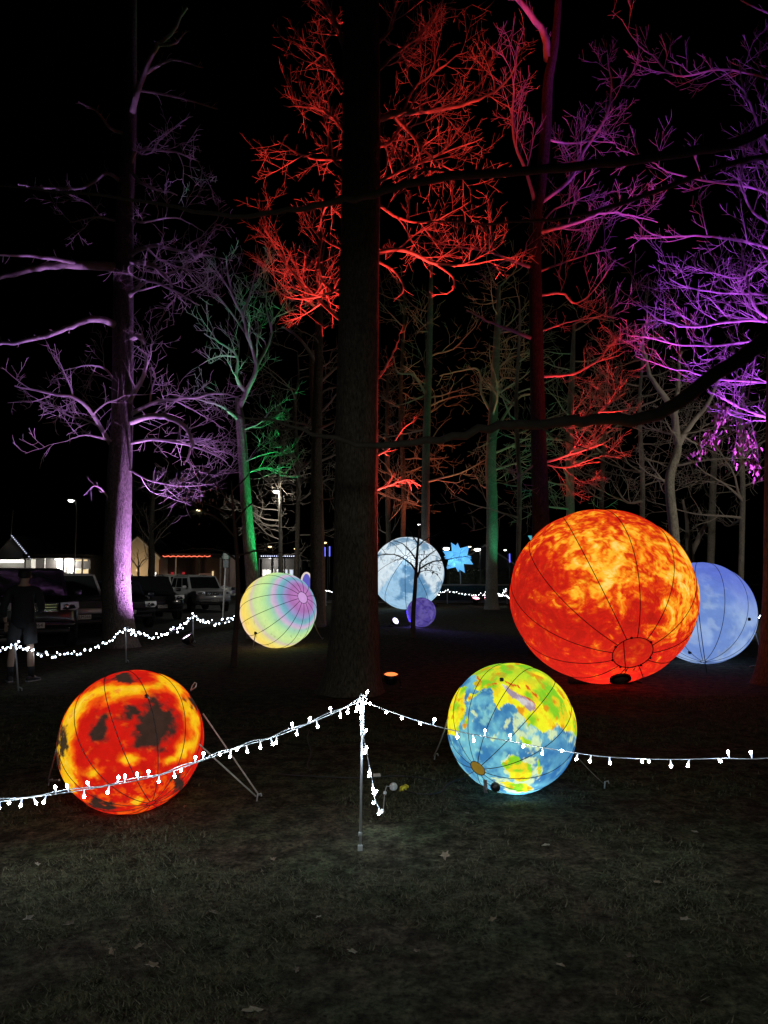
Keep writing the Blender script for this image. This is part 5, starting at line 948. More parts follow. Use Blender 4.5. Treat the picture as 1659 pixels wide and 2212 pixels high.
# dark hair, ears and face
hb = MB(); hb.lathe([(0.085, -0.045), (0.098, 0.0), (0.094, 0.05), (0.065, 0.088), (0.02, 0.102)], (0, -0.008, 1.675), (0, -0.12, 1), 18); hb.build('hair', mat('hair_dark', (0.015, 0.011, 0.009), 0.7, noise=0.4, nscale=60), pr, True)
for sx in (-1, 1): MB().lathe([(0.008, -0.01), (0.022, 0), (0.012, 0.012)], (sx * 0.09, 0.012, 1.645), (sx, -0.2, 0), 10).build('ear', SKIN, body, True)
MB().tube([(0, 0.085, 1.665), (0, 0.108, 1.635), (0, 0.09, 1.625)], [0.010, 0.015, 0.010], 8).build('nose', SKIN, body, True); MB().box((0, 0.086, 1.60), (0.045, 0.008, 0.010), bev=0.003).build('mouth', mat('lips', (0.3, 0.12, 0.1), 0.6), body)
for sx in (-1, 1): MB().lathe([(0.004, 0.0), (0.012, 0.004), (0.004, 0.010)], (sx * 0.034, 0.078, 1.668), (0, 1, 0), 10).build('eye', mat('eye_white', (0.5, 0.5, 0.5), 0.3), body, True)

# ------------------------------------------------------------------ cars
GLASS = mat('car_glass', (0.008, 0.009, 0.010), 0.06, spec=0.6); TYRE = mat('tyre', (0.012, 0.012, 0.012), 0.9); RIM = mat('rim', (0.4, 0.41, 0.42), 0.3, metal=0.9)
LAMP = mat('headlamp_glass', (0.70, 0.72, 0.75), 0.2, coat=1.0); CHROME = mat('chrome', (0.6, 0.61, 0.63), 0.15, metal=1.0); PLATE = mat('number_plate', (0.62, 0.62, 0.6), 0.5); INK = mat('plate_ink', (0.02, 0.02, 0.025), 0.6); TAIL = mat('tail_lamp', (0.3, 0.01, 0.01), 0.25)
DARKP = mat('car_plastic', (0.015, 0.015, 0.016), 0.6); INDIC = mat('indicator', (0.5, 0.22, 0.04), 0.25)
def car(label, px, depth, heading, paint, L=4.7, W=1.88, H=1.75, grille='bars', rails=False, boxy=0.0, canopy=False, plate='', badge=None, front=True, name='parked_car', group=None, loc=None, chrome=True):
    """x forward from the nose, y to the car's left, z up"""
    b = np.array([(px - CX) / FPX * depth, depth, 0.026]) if loc is None else np.array(loc, float); t = thing(name, label, 'car', b, heading, group)
    hw = W / 2; hood = H * 0.60; cow = -(1.30 - 0.15 * boxy); zb = 0.32
    st = [(0.0, .74, .52, hood - .20), (-.07, .90, .42, hood - .10), (-.35, .97, zb, hood - .04), (-.9, 1.0, zb, hood + .0), (cow, 1.0, zb, hood + .06), (-L * .5, 1.0, zb, hood + .09), (-L + .55, .99, zb, hood + .09), (-L + .1, .94, .40, hood + .05), (-L, .82, .50, hood - .1)]
    V = []; ns = 14
    for x, k, z0, z1 in st:
        w = hw * k; prof = [(0, z0), (w * .6, z0), (w * .9, z0 + .03), (w, z0 + .14), (w * 1.0, z0 + (z1 - z0) * .5), (w * .985, z1 - .12), (w * .93, z1 - .03), (w * .8, z1)]
        ring = prof + [(0, z1 + .025)] + [(-p, q) for p, q in prof[::-1][:-1]]
        V += [(x, p, q) for p, q in ring]
    n = len(V) // len(st); F = [(k * n + i, k * n + (i + 1) % n, (k + 1) * n + (i + 1) % n, (k + 1) * n + i) for k in range(len(st) - 1) for i in range(n)] + [tuple(range(n - 1, -1, -1)), tuple(range((len(st) - 1) * n, len(st) * n))]
    body = MB().add(V, F).build('body', paint, t, True)
    zt = H; rb, rf = -L + (.42 if not canopy else .2), cow - .62 + .2 * boxy; bb = -L + .10; zc = hood + .04; tw = hw * .78; bw = hw * .93
    # cabin
    cv = [(cow + .02, bw * .93, zc), (bb, bw * .93, zc), (rb, tw, zt - .05), (rf, tw, zt - .05), (rb - .0 + .15, tw * .86, zt), (rf - .2, tw * .86, zt)]
    VV = [(x, y, z) for x, y, z in cv] + [(x, -y, z) for x, y, z in cv]
    MB().add(VV, [(0, 1, 2, 3)[::-1], (6, 7, 8, 9), (3, 2, 4, 5)[::-1], (9, 8, 10, 11), (5, 4, 10, 11)[::-1], (0, 3, 9, 6)[::-1], (3, 5, 11, 9)[::-1], (1, 7, 8, 2)[::-1], (2, 8, 10, 4)[::-1]]).build('cabin', paint, t)
    def lerp(a, b_, k): return np.array(a) + (np.array(b_) - np.array(a)) * k
    # windscreen and side glass, each set just proud of the cabin
    a0, a1, a2, a3 = [np.array(p) for p in ((cow + .02, bw * .93, zc), (cow + .02, -bw * .93, zc), (rf, -tw, zt - .05), (rf, tw, zt - .05))]
    nrm = np.cross(a1 - a0, a3 - a0); nrm /= np.linalg.norm(nrm); nrm = nrm if nrm[0] > 0 else -nrm
    cen = (a0 + a1 + a2 + a3) / 4; MB().slab([cen + (p - cen) * np.array([.92, .90, .92]) for p in (a0, a1, a2, a3)], .008, nrm).build('windscreen', GLASS, t)
    for sg_ in (1, -1):
        q0, q1, q2, q3 = [np.array((p[0], p[1] * sg_, p[2])) for p in cv[:4]]; nn = np.cross(q1 - q0, q3 - q0); nn /= np.linalg.norm(nn); nn = nn if nn[1] * sg_ > 0 else -nn
        for s0, s1 in ((.06, .36), (.40, .68), (.72, .93)):
            pts = [lerp(lerp(q0, q1, s0), lerp(q3, q2, s0), .12), lerp(lerp(q0, q1, s1), lerp(q3, q2, s1), .12), lerp(lerp(q0, q1, s1), lerp(q3, q2, s1), .88), lerp(lerp(q0, q1, s0), lerp(q3, q2, s0), .88)]
            MB().slab(pts, .008, nn).build('window', GLASS, t)
        mx_ = np.array((cow - .18, sg_ * (hw + .10), zc + .10)); mi = MB().box(mx_, (.10, .20, .15), bev=.03).build('mirror', paint, t, True)
        for xx in (-L * .36, -L * .58): MB().box((xx, sg_ * (hw * .99 + .006), hood - .02), (.16, .02, .03), bev=.008).build('door_handle', paint, t)
        if rails: MB().tube([(rf - .3, sg_ * tw * .84, zt - .01), (rf - .45, sg_ * tw * .84, zt + .05), (rb + .4, sg_ * tw * .84, zt + .05), (rb + .25, sg_ * tw * .84, zt - .01)], .018, 6).build('roof_rail', DARKP, t, True)
        for wx in (-.92, -L + .95):
            MB().lathe([(.41, -.02), (.41, .012)], (wx, sg_ * hw * .985, .36), (0, sg_, 0), 24).build('wheel_arch', DARKP, t)
            wl = thing_part('wheel', t, (wx, sg_ * (hw - .10), .36))
            MB().lathe([(.22, -.11), (.33, -.11), (.36, -.07), (.36, .08), (.33, .125), (.23, .125)], (0, 0, 0), (0, sg_, 0), 24).build('tyre', TYRE, wl, True)
            MB().lathe([(.225, .10), (.21, .115), (.06, .09), (.03, .11)], (0, 0, 0), (0, sg_, 0), 20).build('rim', RIM, wl, True)
    hl = hood - .15
    for sg_ in (1, -1):
        h_ = MB().add([(-.005, sg_ * hw * .52, hl + .09), (-.005, sg_ * hw * .52, hl - .09), (-.05, sg_ * hw * .86, hl - .10), (-.16, sg_ * hw * .97, hl - .04), (-.18, sg_ * hw * .95, hl + .10), (.012, sg_ * hw * .54, hl + .07), (.012, sg_ * hw * .54, hl - .07), (-.015, sg_ * hw * .84, hl - .08), (-.11, sg_ * hw * .945, hl - .03), (-.13, sg_ * hw * .93, hl + .08)],
                  [(0, 1, 6, 5), (1, 2, 7, 6), (2, 3, 8, 7), (3, 4, 9, 8), (4, 0, 5, 9), (5, 6, 7, 8, 9), (4, 3, 2, 1, 0)]).build('headlight', LAMP, t)
        MB().lathe([(.03, 0), (.055, .012), (.03, .02)], (.004, sg_ * hw * .66, hl), (1, sg_ * .15, 0), 12).build('reflector', CHROME, h_, True)
        MB().lathe([(.03, 0), (.055, .012), (.05, .02)], (-.02, sg_ * hw * .70, .50), (1, sg_ * .2, 0), 12).build('fog_lamp', LAMP, t, True)
        MB().box((-L + .02, sg_ * hw * .80, hood - .12), (.12, .16, .30), bev=.03).build('tail_light', TAIL, t)
    g_ = MB().box((.004, 0, hl - .02), (.03, hw * .94, .20), bev=.02).build('grille', DARKP, t)
    if grille == 'bars':
        for k in range(7): MB().box((.018, (k - 3) * hw * .125, hl - .02), (.014, .018, .17)).build('grille_bar', DARKP if not chrome else CHROME, g_)
    elif grille == 'slats':
        for k in range(3): MB().box((.018, 0, hl - .08 + k * .06), (.014, hw * .88, .016)).build('grille_bar', DARKP if not chrome else CHROME, g_)
    if chrome: MB().tube([(.018, -hw * .46, hl - .115), (.018, -hw * .48, hl + .07), (.018, hw * .48, hl + .07), (.018, hw * .46, hl - .115), (.018, -hw * .46, hl - .115)], .012, 6).build('grille_surround', CHROME, g_, True)
    if badge == 'ovals':
        an = np.linspace(0, 2 * math.pi, 25)
        for (ry, rz, oz) in ((.10, .066, 0), (.034, .06, 0), (.07, .03, .032)): MB().tube([(.03, ry * math.cos(a), hl - .02 + oz + rz * math.sin(a)) for a in an], .007, 5).build('badge', CHROME, g_, True)
    elif badge == 'diagonal':
        MB().tube([(.028, -hw * .42, hl + .06), (.028, hw * .42, hl - .105)], .012, 6).build('badge', CHROME, g_, True); MB().lathe([(.03, 0), (.05, .008), (.05, .014)], (.026, 0, hl - .02), (1, 0, 0), 16).build('badge', CHROME, g_, True)
    bp = MB().box((.0, 0, .56), (.16, hw * 1.72, .15), bev=.05).build('bumper', paint if chrome else DARKP, t, True); MB().box((-.03, 0, .42), (.14, hw * 1.5, .12), bev=.03).build('air_intake', DARKP, t)
    pl = MB().box((.088, 0, .55), (.014, .37, .125), bev=.003).build('number_plate', PLATE, t)
    if plate:
        cu = bpy.data.curves.new('lettering', 'FONT'); cu.body = plate; cu.size = .115; cu.align_x = 'CENTER'; cu.align_y = 'CENTER'; cu.extrude = .002
        tx = bpy.data.objects.new('tmp', cu); C.objects.link(tx); dg = bpy.context.evaluated_depsgraph_get(); me = bpy.data.meshes.new_from_object(tx.evaluated_get(dg)); bpy.data.objects.remove(tx)
        o = link('lettering', me, pl, INK, False); o.rotation_euler = (math.pi / 2, 0, math.pi / 2); o.location = (.0965, 0, .55)
    return t
def thing_part(name, parent, loc):
    o = bpy.data.objects.new(name, None); C.objects.link(o); o.parent = parent; o.location = loc; return o
def paint(name, c): return mat(name, c, 0.35, metal=0.2, coat=0.6)
P_BLACK = paint('paint_black', (0.010, 0.010, 0.012)); P_GREY = paint('paint_grey', (0.16, 0.15, 0.16)); P_SILVER = paint('paint_silver', (0.42, 0.44, 0.47)); P_WHITE = paint('paint_white', (0.55, 0.55, 0.52)); P_NAVY = paint('paint_navy', (0.012, 0.014, 0.022))
HD = math.atan2(-0.85, 0.52)
CG = 'cars parked in a row at the kerb'
car('black off-road car with big square grille and oval badge, parked behind the person', 84, 16.8, HD, P_BLACK, 4.9, 1.94, 1.86, grille='slats', badge='ovals', boxy=.8, plate='72064', chrome=True, group=CG)
car('grey sports utility car parked left of the lilac oak trunk', 186, 20.6, HD + .08, P_GREY, 4.8, 1.98, 1.76, grille='none', plate='JLM266', chrome=False, group=CG)
car('black car mostly hidden behind the lilac oak trunk', 285, 23.8, HD, P_NAVY, 4.6, 1.84, 1.55, grille='slats', plate='', chrome=False, group=CG)
car('black sports utility car with upright bar grille right of the lilac oak', 354, 28.5, HD, P_BLACK, 4.6, 1.86, 1.72, grille='bars', plate='LAZ77', chrome=False, group=CG, rails=True)
car('silver estate car with diagonal grille badge beside the sign post', 466, 36.5, HD + .02, P_SILVER, 4.8, 1.9, 1.78, grille='bars', badge='diagonal', plate='FKY56', group=CG, rails=True)
car('white utility truck with canopy parked across the road behind the silver car', 505, 50, 0.0, P_WHITE, 5.2, 1.85, 1.9, grille='slats', canopy=True, name='utility_truck')
car('small pale hatchback parked in front of the cream gabled house', 288, 48, math.radians(120), P_WHITE, 4.0, 1.7, 1.5, grille='slats')
car('dark van parked behind the off-road car near the verandah', 205, 36, math.radians(-8), P_BLACK, 4.9, 1.85, 1.98, grille='slats', chrome=False)
car('dark low car parked behind the black sports utility car', 392, 43, math.radians(-20), P_NAVY, 4.5, 1.8, 1.5, grille='slats', chrome=False)
# traffic sign by the silver car
b = G(481, 1337); tp = P(489, 1195, b[1]); t = thing('street_sign', 'grey sign post with two small plates beside the silver car', 'sign', b)
MB().tube([(0, 0, -.1), tp - b], .035, 10).build('pole', STEEL, t, True)
q = tp - b; MB().box(q + [0, -.045, -.12], (.26, .02, .26), bev=.004).build('plate', mat('sign_green', (0.05, 0.16, 0.14), 0.5), t); MB().box(q + [0, -.045, -.44], (.22, .02, .30), bev=.004).build('plate', mat('sign_blue', (0.06, 0.10, 0.12), 0.5), t)
for k in (-.08, 0, .08): MB().box(q + [0, -.058, -.12 + k], (.16, .004, .03)).build('marking', mat('sign_white', (0.6, 0.6, 0.58), 0.5), t)

# ------------------------------------------------------------------ buildings and lamps beyond the car park
BD = 75.0; MPP = BD / FPX
def bx_(x, y, d=BD): return P(x, y, d)
WALLW = mat('weatherboard', (0.55, 0.53, 0.48), 0.8, noise=0.1, nscale=3); WALLC = mat('wall_cream', (0.52, 0.44, 0.33), 0.8, noise=0.1, nscale=3); WALLD = mat('wall_dark', (0.10, 0.09, 0.085), 0.85, noise=0.2, nscale=3); ROOF = mat('roof_iron', (0.05, 0.05, 0.055), 0.6, noise=0.2, nscale=2); TRIM = mat('trim_white', (0.62, 0.6, 0.56), 0.6)
def glow(name, c, s, sampling=None): return mat(name, (0.1, 0.1, 0.1), 0.5, emit=c, estr=s, sampling=sampling)
W_WHITE = glow('lit_white', (1.0, 0.98, 0.9), 1.5); W_WARM = glow('lit_warm', (1.0, 0.72, 0.38), 0.9); W_DIM = glow('lit_dim', (0.9, 0.75, 0.5), 0.22); W_RED = glow('lit_red', (1.0, 0.12, 0.12), 0.9); W_COOL = glow('lit_cool', (0.75, 0.85, 1.0), 0.9)
def gable_house(label, x0, x1, apex_y, eave_y, d, wall, depth=7.0, name='house'):
    a = P(x0, eave_y, d); b = P(x1, eave_y, d); ap = P((x0 + x1) / 2, apex_y, d); t = thing(name, label, 'building', ((a[0] + b[0]) / 2, d, 0)); w = (b[0] - a[0]) / 2; ze = a[2]; za = ap[2]
    V = [(-w, 0, -.1), (w, 0, -.1), (w, 0, ze), (0, 0, za), (-w, 0, ze)]; MB().add(V + [(x, depth, z) for x, y, z in V], [(0, 1, 2, 3, 4), (9, 8, 7, 6, 5), (0, 5, 6, 1), (1, 6, 7, 2), (2, 7, 8, 3), (3, 8, 9, 4), (4, 9, 5, 0)]).build('wall', wall, t)
    nb = max(4, int(ze / 0.32))
    for s in (-1, 1):
        n = np.array([s * (za - ze), 0, w]); n /= np.linalg.norm(n); MB().slab([np.array((0, -.25, za)) + n * .01, np.array((s * w * 1.08, -.25, ze - (za - ze) * .08)) + n * .01, np.array((s * w * 1.08, depth + .2, ze - (za - ze) * .08)) + n * .01, np.array((0, depth + .2, za)) + n * .01], .10, n).build('roof', ROOF, t)
        MB().slab([np.array((0, -.30, za - .02)), np.array((s * w * 1.08, -.30, ze - (za - ze) * .08 - .02)), np.array((s * w * 1.08, -.30, ze - (za - ze) * .08 - .22)), np.array((0, -.30, za - .22))], .04, (0, 1, 0)).build('barge_board', TRIM, t)
    return t, w, ze, za
def window(t, x, z, w, h, pane, y=-0.03, bars=1):
    f = MB().box((x, y, z), (w + .14, .06, h + .14)).build('window', TRIM, t); MB().box((x, y - .04, z), (w, .03, h)).build('pane', pane, f)
    for i in range(bars): MB().box((x - w / 2 + w * (i + 1) / (bars + 1), y - .062, z), (.05, .02, h)).build('glazing_bar', TRIM, f)
def boards(t, x0, x1, z0, z1, m, y=-.02, n=None):
    n = n or int((z1 - z0) / .22)
    for i in range(n): MB().box(((x0 + x1) / 2, y, z0 + (z1 - z0) * (i + .5) / n), (x1 - x0, .03, (z1 - z0) / n - .03)).build('weatherboard', m, t)
t, w, ze, za = gable_house('white gabled building with lights up its roof edge beyond the cars', -12, 68, 1158, 1204, BD, WALLW)
for i in range(14):
    s = i / 13; MB().lathe([(.02, -.04), (.05, 0), (.02, .04)], (w * 1.05 * s, -.38, za + (ze - za) * 1.05 * s), seg=8).build('roof_light', glow('roof_leds', (0.7, 0.75, 1.0), 2.0, 'NONE'), t, True)
MB().box((-.2, -.9, ze - .2), (w * 2, 1.8, .12)).build('awning', ROOF, t); MB().box((-.1, -1.0, ze - .42), (3.4, .10, .26), bev=.03).build('strip_light', glow('fluoro', (1, 1, 0.92), 5), t); window(t, -1.0, 1.7, 1.4, 1.5, W_DIM); window(t, 1.0, 1.6, .9, 1.6, W_DIM)
MB().tube([(-.1, -.4, za - .1), (0, -.4, za + 2.6)], .05, 6).build('mast', mat('mast_grey', (.3, .3, .3), .6), t, True)
# verandah shops
def shop(label, x0, x1, top_y, d, wall, name='shop'):
    a = P(x0, top_y, d); b = P(x1, top_y, d); t = thing(name, label, 'building', ((a[0] + b[0]) / 2, d, 0)); w = (b[0] - a[0]) / 2; h = a[2]
    MB().box((0, 3, h / 2 - .05), (2 * w, 6, h + .1)).build('wall', wall, t); MB().box((0, 2.2, h + .12), (2 * w + .5, 8.6, .2)).build('roof', ROOF, t); MB().box((0, -1.1, h - .14), (2 * w + .3, 2.2, .12)).build('verandah_roof', ROOF, t)
    for i in range(4): MB().box((-w + 2 * w * i / 3, -2.0, h / 2 - .1), (.13, .13, h - .2)).build('verandah_post', TRIM if i % 2 else WALLD, t)
    return t, w, h
t, w, h = shop('low shop with brightly lit white weatherboards under a verandah', 76, 196, 1203, BD + 1, WALLD)
f = lambda x: (x - 136) * (BD + 1) / FPX
boards(t, f(124), f(143), .9, h - .4, mat('lit_boards', (0.7, 0.74, 0.72), 0.7)); boards(t, f(147), f(162), .9, h - .4, mat('lit_boards', (0.7, 0.74, 0.72), 0.7))
for x in (f(133), f(155)):
    MB().box((x, -.6, h - .26), (.8, .2, .08), bev=.02).build('soffit_light', glow('soffit', (1, 1, .92), 4), t); point_lamp('lamp', (x, -.6, h - .5), (1, .98, .9), 260, t, .1)
window(t, f(176), 2.0, 1.0, 1.3, W_WARM, bars=1); window(t, f(187), 2.0, .5, 1.3, W_WARM, bars=0); MB().box((f(168), -.4, h - .35), (1.0, .12, .16), bev=.02).build('sign_light', W_WARM, t); MB().box((f(182), -.4, h - .35), (1.0, .12, .16), bev=.02).build('sign_light', W_WARM, t)
MB().box((f(107), -.05, 1.5), (.8, .08, 2.0)).build('door', mat('door_red', (.3, .03, .03), .6), t); MB().box((f(106), -.12, 1.9), (.35, .06, .5)).build('door_sign', W_RED, t); window(t, f(92), 1.8, 1.2, 1.4, W_DIM)
t, w, ze, za = gable_house('cream gabled house behind the little bare tree', 252, 344, 1159, 1201, BD - 3, WALLC); window(t, -.9, 1.5, 1.0, 1.2, W_DIM); window(t, 1.7, 1.8, .3, 1.0, W_WHITE, bars=0); point_lamp('porch_lamp', (.0, -2.2, 2.2), (1, .72, .42), 170, t, .15); MB().lathe([(.05, -.1), (.12, 0), (.05, .1)], (0, -.15, 2.5), seg=10).build('porch_light', W_WARM, t, True)
t, w, h = shop('low shop with red rope light along its verandah edge', 346, 486, 1202, BD, mat('wall_brown', (0.16, 0.10, 0.08), 0.85))
f = lambda x: (x - 416) * BD / FPX
MB().tube([(f(x), -2.25, h - .06 + .05 * math.sin(x)) for x in range(366, 470, 4)], .035, 6).build('rope_light', glow('rope_red', (1.0, 0.16, 0.08), 2.2), t, True)
for x0, x1 in ((356, 372), (375, 394)):
    window(t, f((x0 + x1) / 2), 1.55, (x1 - x0) * MPP, 1.1, W_DIM, bars=0)
    MB().tube([(f(x0 + (x1 - x0) * k / 12), -.16, 1.75 + .14 * math.sin(k * 1.6) + .1) for k in range(13)], .06, 6).build('net_light', glow('net_white', (.9, .95, .85), 1.4, 'NONE'), t, True)
for x in (398, 374): MB().box((f(x), -.08, 1.4), (.25, .10, 1.9)).build('red_banner', glow('banner_red', (.6, .03, .04), .5), t)
MB().box((f(444), -.1, 1.95), (1.3, .08, .5)).build('notice_board', mat('notice', (0.45, 0.25, 0.18), .7, emit=(.45, .25, .18), estr=.2), t); MB().box((f(461), -.1, 1.8), (.14, .08, 1.3)).build('lit_post', W_WARM, t)
t, w, h = shop('far shop with glaring white windows and blue-white eave lights behind the pastel globe', 566, 648, 1203, BD + 6, WALLD)
f = lambda x: (x - 607) * (BD + 6) / FPX
for x in (572, 580, 588, 603, 618, 630): window(t, f(x), 1.7, .34, 1.9, W_WHITE if x < 595 else W_COOL, bars=0)
for i in range(16): MB().lathe([(.02, -.05), (.06, 0), (.02, .05)], (f(572) + (f(640) - f(572)) * i / 15, -2.2, h + .02), seg=8).build('eave_light', glow('eave_blue', (.65, .7, 1.0), 3.0, 'NONE'), t, True)
point_lamp('lamp', (f(590), -1.2, h - .5), (1, 1, .95), 160, t, .1)
t = thing('arch_sign', 'violet lit archway with a white rim right of the pastel globe', 'arch', (P(662, 1250, 60)[0], 60, 0)); sc_ = 60 / FPX
an = np.linspace(0, math.pi, 13); arc = [(-.42, 0, 0), (-.42, 0, .9)] + [(-.42 * math.cos(a), 0, 1.3 + .85 * math.sin(a)) for a in an] + [(.42, 0, .9), (.42, 0, 0)]
MB().tube(arc, .075, 8).build('rim', glow('arch_rim', (.95, .8, .7), .8), t, True); MB().slab([(x * .95, .0, z) for x, y, z in arc], .05, (0, 1, 0)).build('panel', glow('arch_violet', (.16, .16, .9), .55), t)
# low building and hedge on the right
t, w, ze, za = gable_house('low dark building with a wide roof behind the star lantern', 985, 1110, 1176, 1216, 84, WALLD, 8.0); window(t, -1.2, 2.2, 1.6, .8, glow('pane_dark', (.2, .2, .2), .05)); 
HEDGE = mat('hedge_leaf', (0.045, 0.055, 0.03), 0.9, noise=0.4, nscale=8)
def hedge(label, x0, x1, y0, y1, d, seed):
    a = P(x0, y1, d); b = P(x1, y1, d); z0 = 1.0; h = P(x0, y0, d)[2] - z0; n = 5200; r_ = np.random.RandomState(seed); L = b[0] - a[0]
    c = np.stack([r_.rand(n) * L - L / 2, r_.rand(n) * 1.1, z0 + r_.rand(n) ** .8 * h * (0.93 + .12 * np.sin(np.arange(n) * .7))], 1); d1 = r_.randn(n, 3); d1 /= np.linalg.norm(d1, axis=1)[:, None]; d2 = np.cross(d1, r_.randn(n, 3)); d2 /= np.linalg.norm(d2, axis=1)[:, None]; s = .10
    V = np.stack([c + d1 * s, c + d2 * s * .6, c - d1 * s, c - d2 * s * .6], 1).reshape(-1, 3); F = np.arange(4 * n).reshape(-1, 4); t = thing('hedge', label, 'hedge', ((a[0] + b[0]) / 2, d, 0))
    o = link('foliage', np_mesh('foliage', V, F), t, HEDGE, False); MB().box((0, .55, z0 + h * .45), (L - .3, .7, h * .8), bev=.15).build('hedge_core', HEDGE, t)
hedge('clipped dark hedge behind the star lantern post', 966, 1100, 1229, 1262, 78, 5); hedge('clipped dark hedge beyond the pale blue globe', 1480, 1660, 1233, 1262, 80, 6)
def street_lamp(label, x, y, d, col, s, r=.16, pole=True, z0=None, light=0, arm=.5, group=None):
    p = P(x, y, d); z0 = 0.0 if z0 is None else z0; t = thing('street_lamp', label, 'street lamp', (p[0], d, z0), group=group); h = p[2] - z0
    MB().tube([(arm, .05, -.2), (arm, .05, h * .9), (arm * .8, .03, h + .12), (0, 0, h + .12)], [.07, .05, .04, .035], 7).build('pole', mat('lamp_pole', (.10, .10, .10), .6), t, True)
    MB().box((0, 0, h + .07), (r * 3.2, r * 1.5, r * .7), bev=r * .25).build('lamp_head', mat('lamp_pole', (.10, .10, .10), .6), t, True); MB().lathe([(r * .5, -r * .6), (r, -r * .25), (r * 1.1, .02)], (0, 0, h), seg=12).build('lamp_glass', glow('lamp_%s_%d' % ('w' if col[2] > .6 else 'o', int(s * 10)), col, s, 'NONE'), t, True)
    if light: point_lamp('lamp', (0, -.1, h - .35), col, light, t, .15)
WH = (1.0, .98, .85); OR = (1.0, .62, .25)
street_lamp('bright white street lamp standing over the verandah shops', 154, 1081, 66, WH, 9, .24)
street_lamp('white street lamp over the warm-lit bare branches', 596, 1062, 44.6, WH, 9, .16, light=260, arm=.25)
for lab, x, y, d, c, s in (('orange street lamp nearer the pastel globe, above the far shop', 583, 1181, 70, OR, 8), ('orange street lamp above the right end of the far shop', 639, 1185, 72, OR, 8), ('orange street lamp just left of the big oak trunk', 702, 1172, 74, OR, 7), ('amber lamp peeping over the star lantern', 1015, 1181, 90, OR, 8), ('glaring white lamp left of the star lantern', 964, 1184, 76, (1, 1, 1), 9), ('glaring white lamp right of the star lantern', 1031, 1186, 76, (1, 1, 1), 9), ('small pale lamp right of the red and green trunk', 1091, 1188, 88, WH, 7), ('small white lamp above the black sapling', 905, 1133, 95, (1, 1, 1), 8), ('small lamp glowing near the hedge beyond the pale blue globe', 1599, 1221, 74, WH, 7)):
    street_lamp(lab, x, y, d, c, s, .15 if 'glaring' not in lab else .34, arm=.3)
for k, (x, y) in enumerate(((92, 1113), (76, 1128), (375, 1098), (430, 1101), (344, 1150), (366, 1145), (377, 1147), (383, 1148))):  # house lights on the hill, built with the street lamp model
    d = 230 + 10 * (k % 3); p = P(x, y, d); z = hill_z(p[0], d)
    for _ in range(40):
        p = P(x, y, d); z = hill_z(p[0], d)
        if p[2] - z > 6: d += 4
        else: break
    street_lamp(['street lamp shining high on the dark hillside left of the white lamp', 'faint street lamp low on the dark hillside left of the white lamp', 'amber hillside street lamp above the cream gabled house', 'amber hillside street lamp further up from the cream gabled house', 'hillside lamp just over the cream house roof', 'brightest of the lamps clustered on the dark hillside', 'dim lamp in the middle of the hillside cluster', 'last dim lamp of the hillside cluster'][k], x, y, d, WH if k < 2 else (1, .82, .5), 9, (.85, .5, .75, .7, .55, .65, .4, .45)[k], z0=z)
for lab, x, ys in (('vertical strip of blue lights left of the big oak', 702, (1182, 1202)), ('second vertical strip of blue lights beside the big oak', 712, (1180, 1202)), ('vertical blue light strip left of the fiery orange globe', 1101, (1196, 1215))):
    a = P(x, ys[1], 70); b = P(x, ys[0], 70); t = thing('light_strip', lab, 'light strip', (a[0], 70, 0)); MB().tube([(0, .06, 0), (0, .06, b[2])], .05, 6).build('pole', mat('lamp_pole', (.10, .10, .10), .6), t, True); MB().box((0, 0, (a[2] + b[2]) / 2), (.10, .06, b[2] - a[2]), bev=.02).build('strip', glow('strip_blue', (.12, .14, 1.0), 2.0, 'NONE'), t)
# teal awning tip left of the fiery globe top
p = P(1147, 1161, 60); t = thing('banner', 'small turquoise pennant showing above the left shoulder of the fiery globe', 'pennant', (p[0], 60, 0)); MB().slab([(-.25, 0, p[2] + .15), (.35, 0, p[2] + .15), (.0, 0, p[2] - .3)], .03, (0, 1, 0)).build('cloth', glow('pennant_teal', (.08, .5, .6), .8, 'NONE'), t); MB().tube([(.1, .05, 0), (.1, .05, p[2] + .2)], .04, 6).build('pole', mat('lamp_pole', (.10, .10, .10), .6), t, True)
# assumed lamps added out of view to light lawn, cars and right-hand trunks
def added_lamp(label, base, aim, w, cone, col, blend, h=4.6):
    t = thing('street_lamp', label, 'street lamp', base); pm = mat('lamp_pole', (.10, .10, .10), .6)  # an added, unseen lamp, modelled like the street lamps in sight
    MB().tube([(0, -.6, -.2), (0, -.6, h - .4), (0, -.4, h + .05), (0, 0, h + .1)], [.07, .05, .04, .035], 8).build('pole', pm, t, True); MB().box((0, 0, h + .08), (.5, .22, .10), bev=.03).build('lamp_head', pm, t, True)
    l = bpy.data.lights.new('lamp', 'SPOT'); l.energy = w; l.color = col; l.spot_size = math.radians(cone); l.spot_blend = blend; l.shadow_soft_size = .45
    o = bpy.data.objects.new('lamp', l); C.objects.link(o); o.parent = t; o.location = (0, 0, h - .02); d = Vector(aim) - (Vector(base) + Vector((0, 0, h))); o.rotation_euler = d.to_track_quat('-Z', 'Y').to_euler()
added_lamp('street lamp on the path behind the photographer', (0.9, -2.3, 0), (-0.7, 6.0, 0), FILL_W, 84, (0.94, 1.0, .92), .9)  # assumed source, added as fill for the near lawn and oak trunk
added_lamp('street lamp standing at the near end of the car park', (-14.0, 6.0, 0), (-8.6, 34, 0.6), 9000, 32, (1.0, .95, .85), .9, 6.0)  # unseen lamp added to brighten the fronts of the parked cars
added_lamp('street lamp beyond the lawn edge lighting the pale trunks', (15.5, 19, 0), (8.0, 31, 2.0), 1500, 112, (1.0, .93, .8), .7, 5.5)  # assumed light, added to lift the dark background on the right

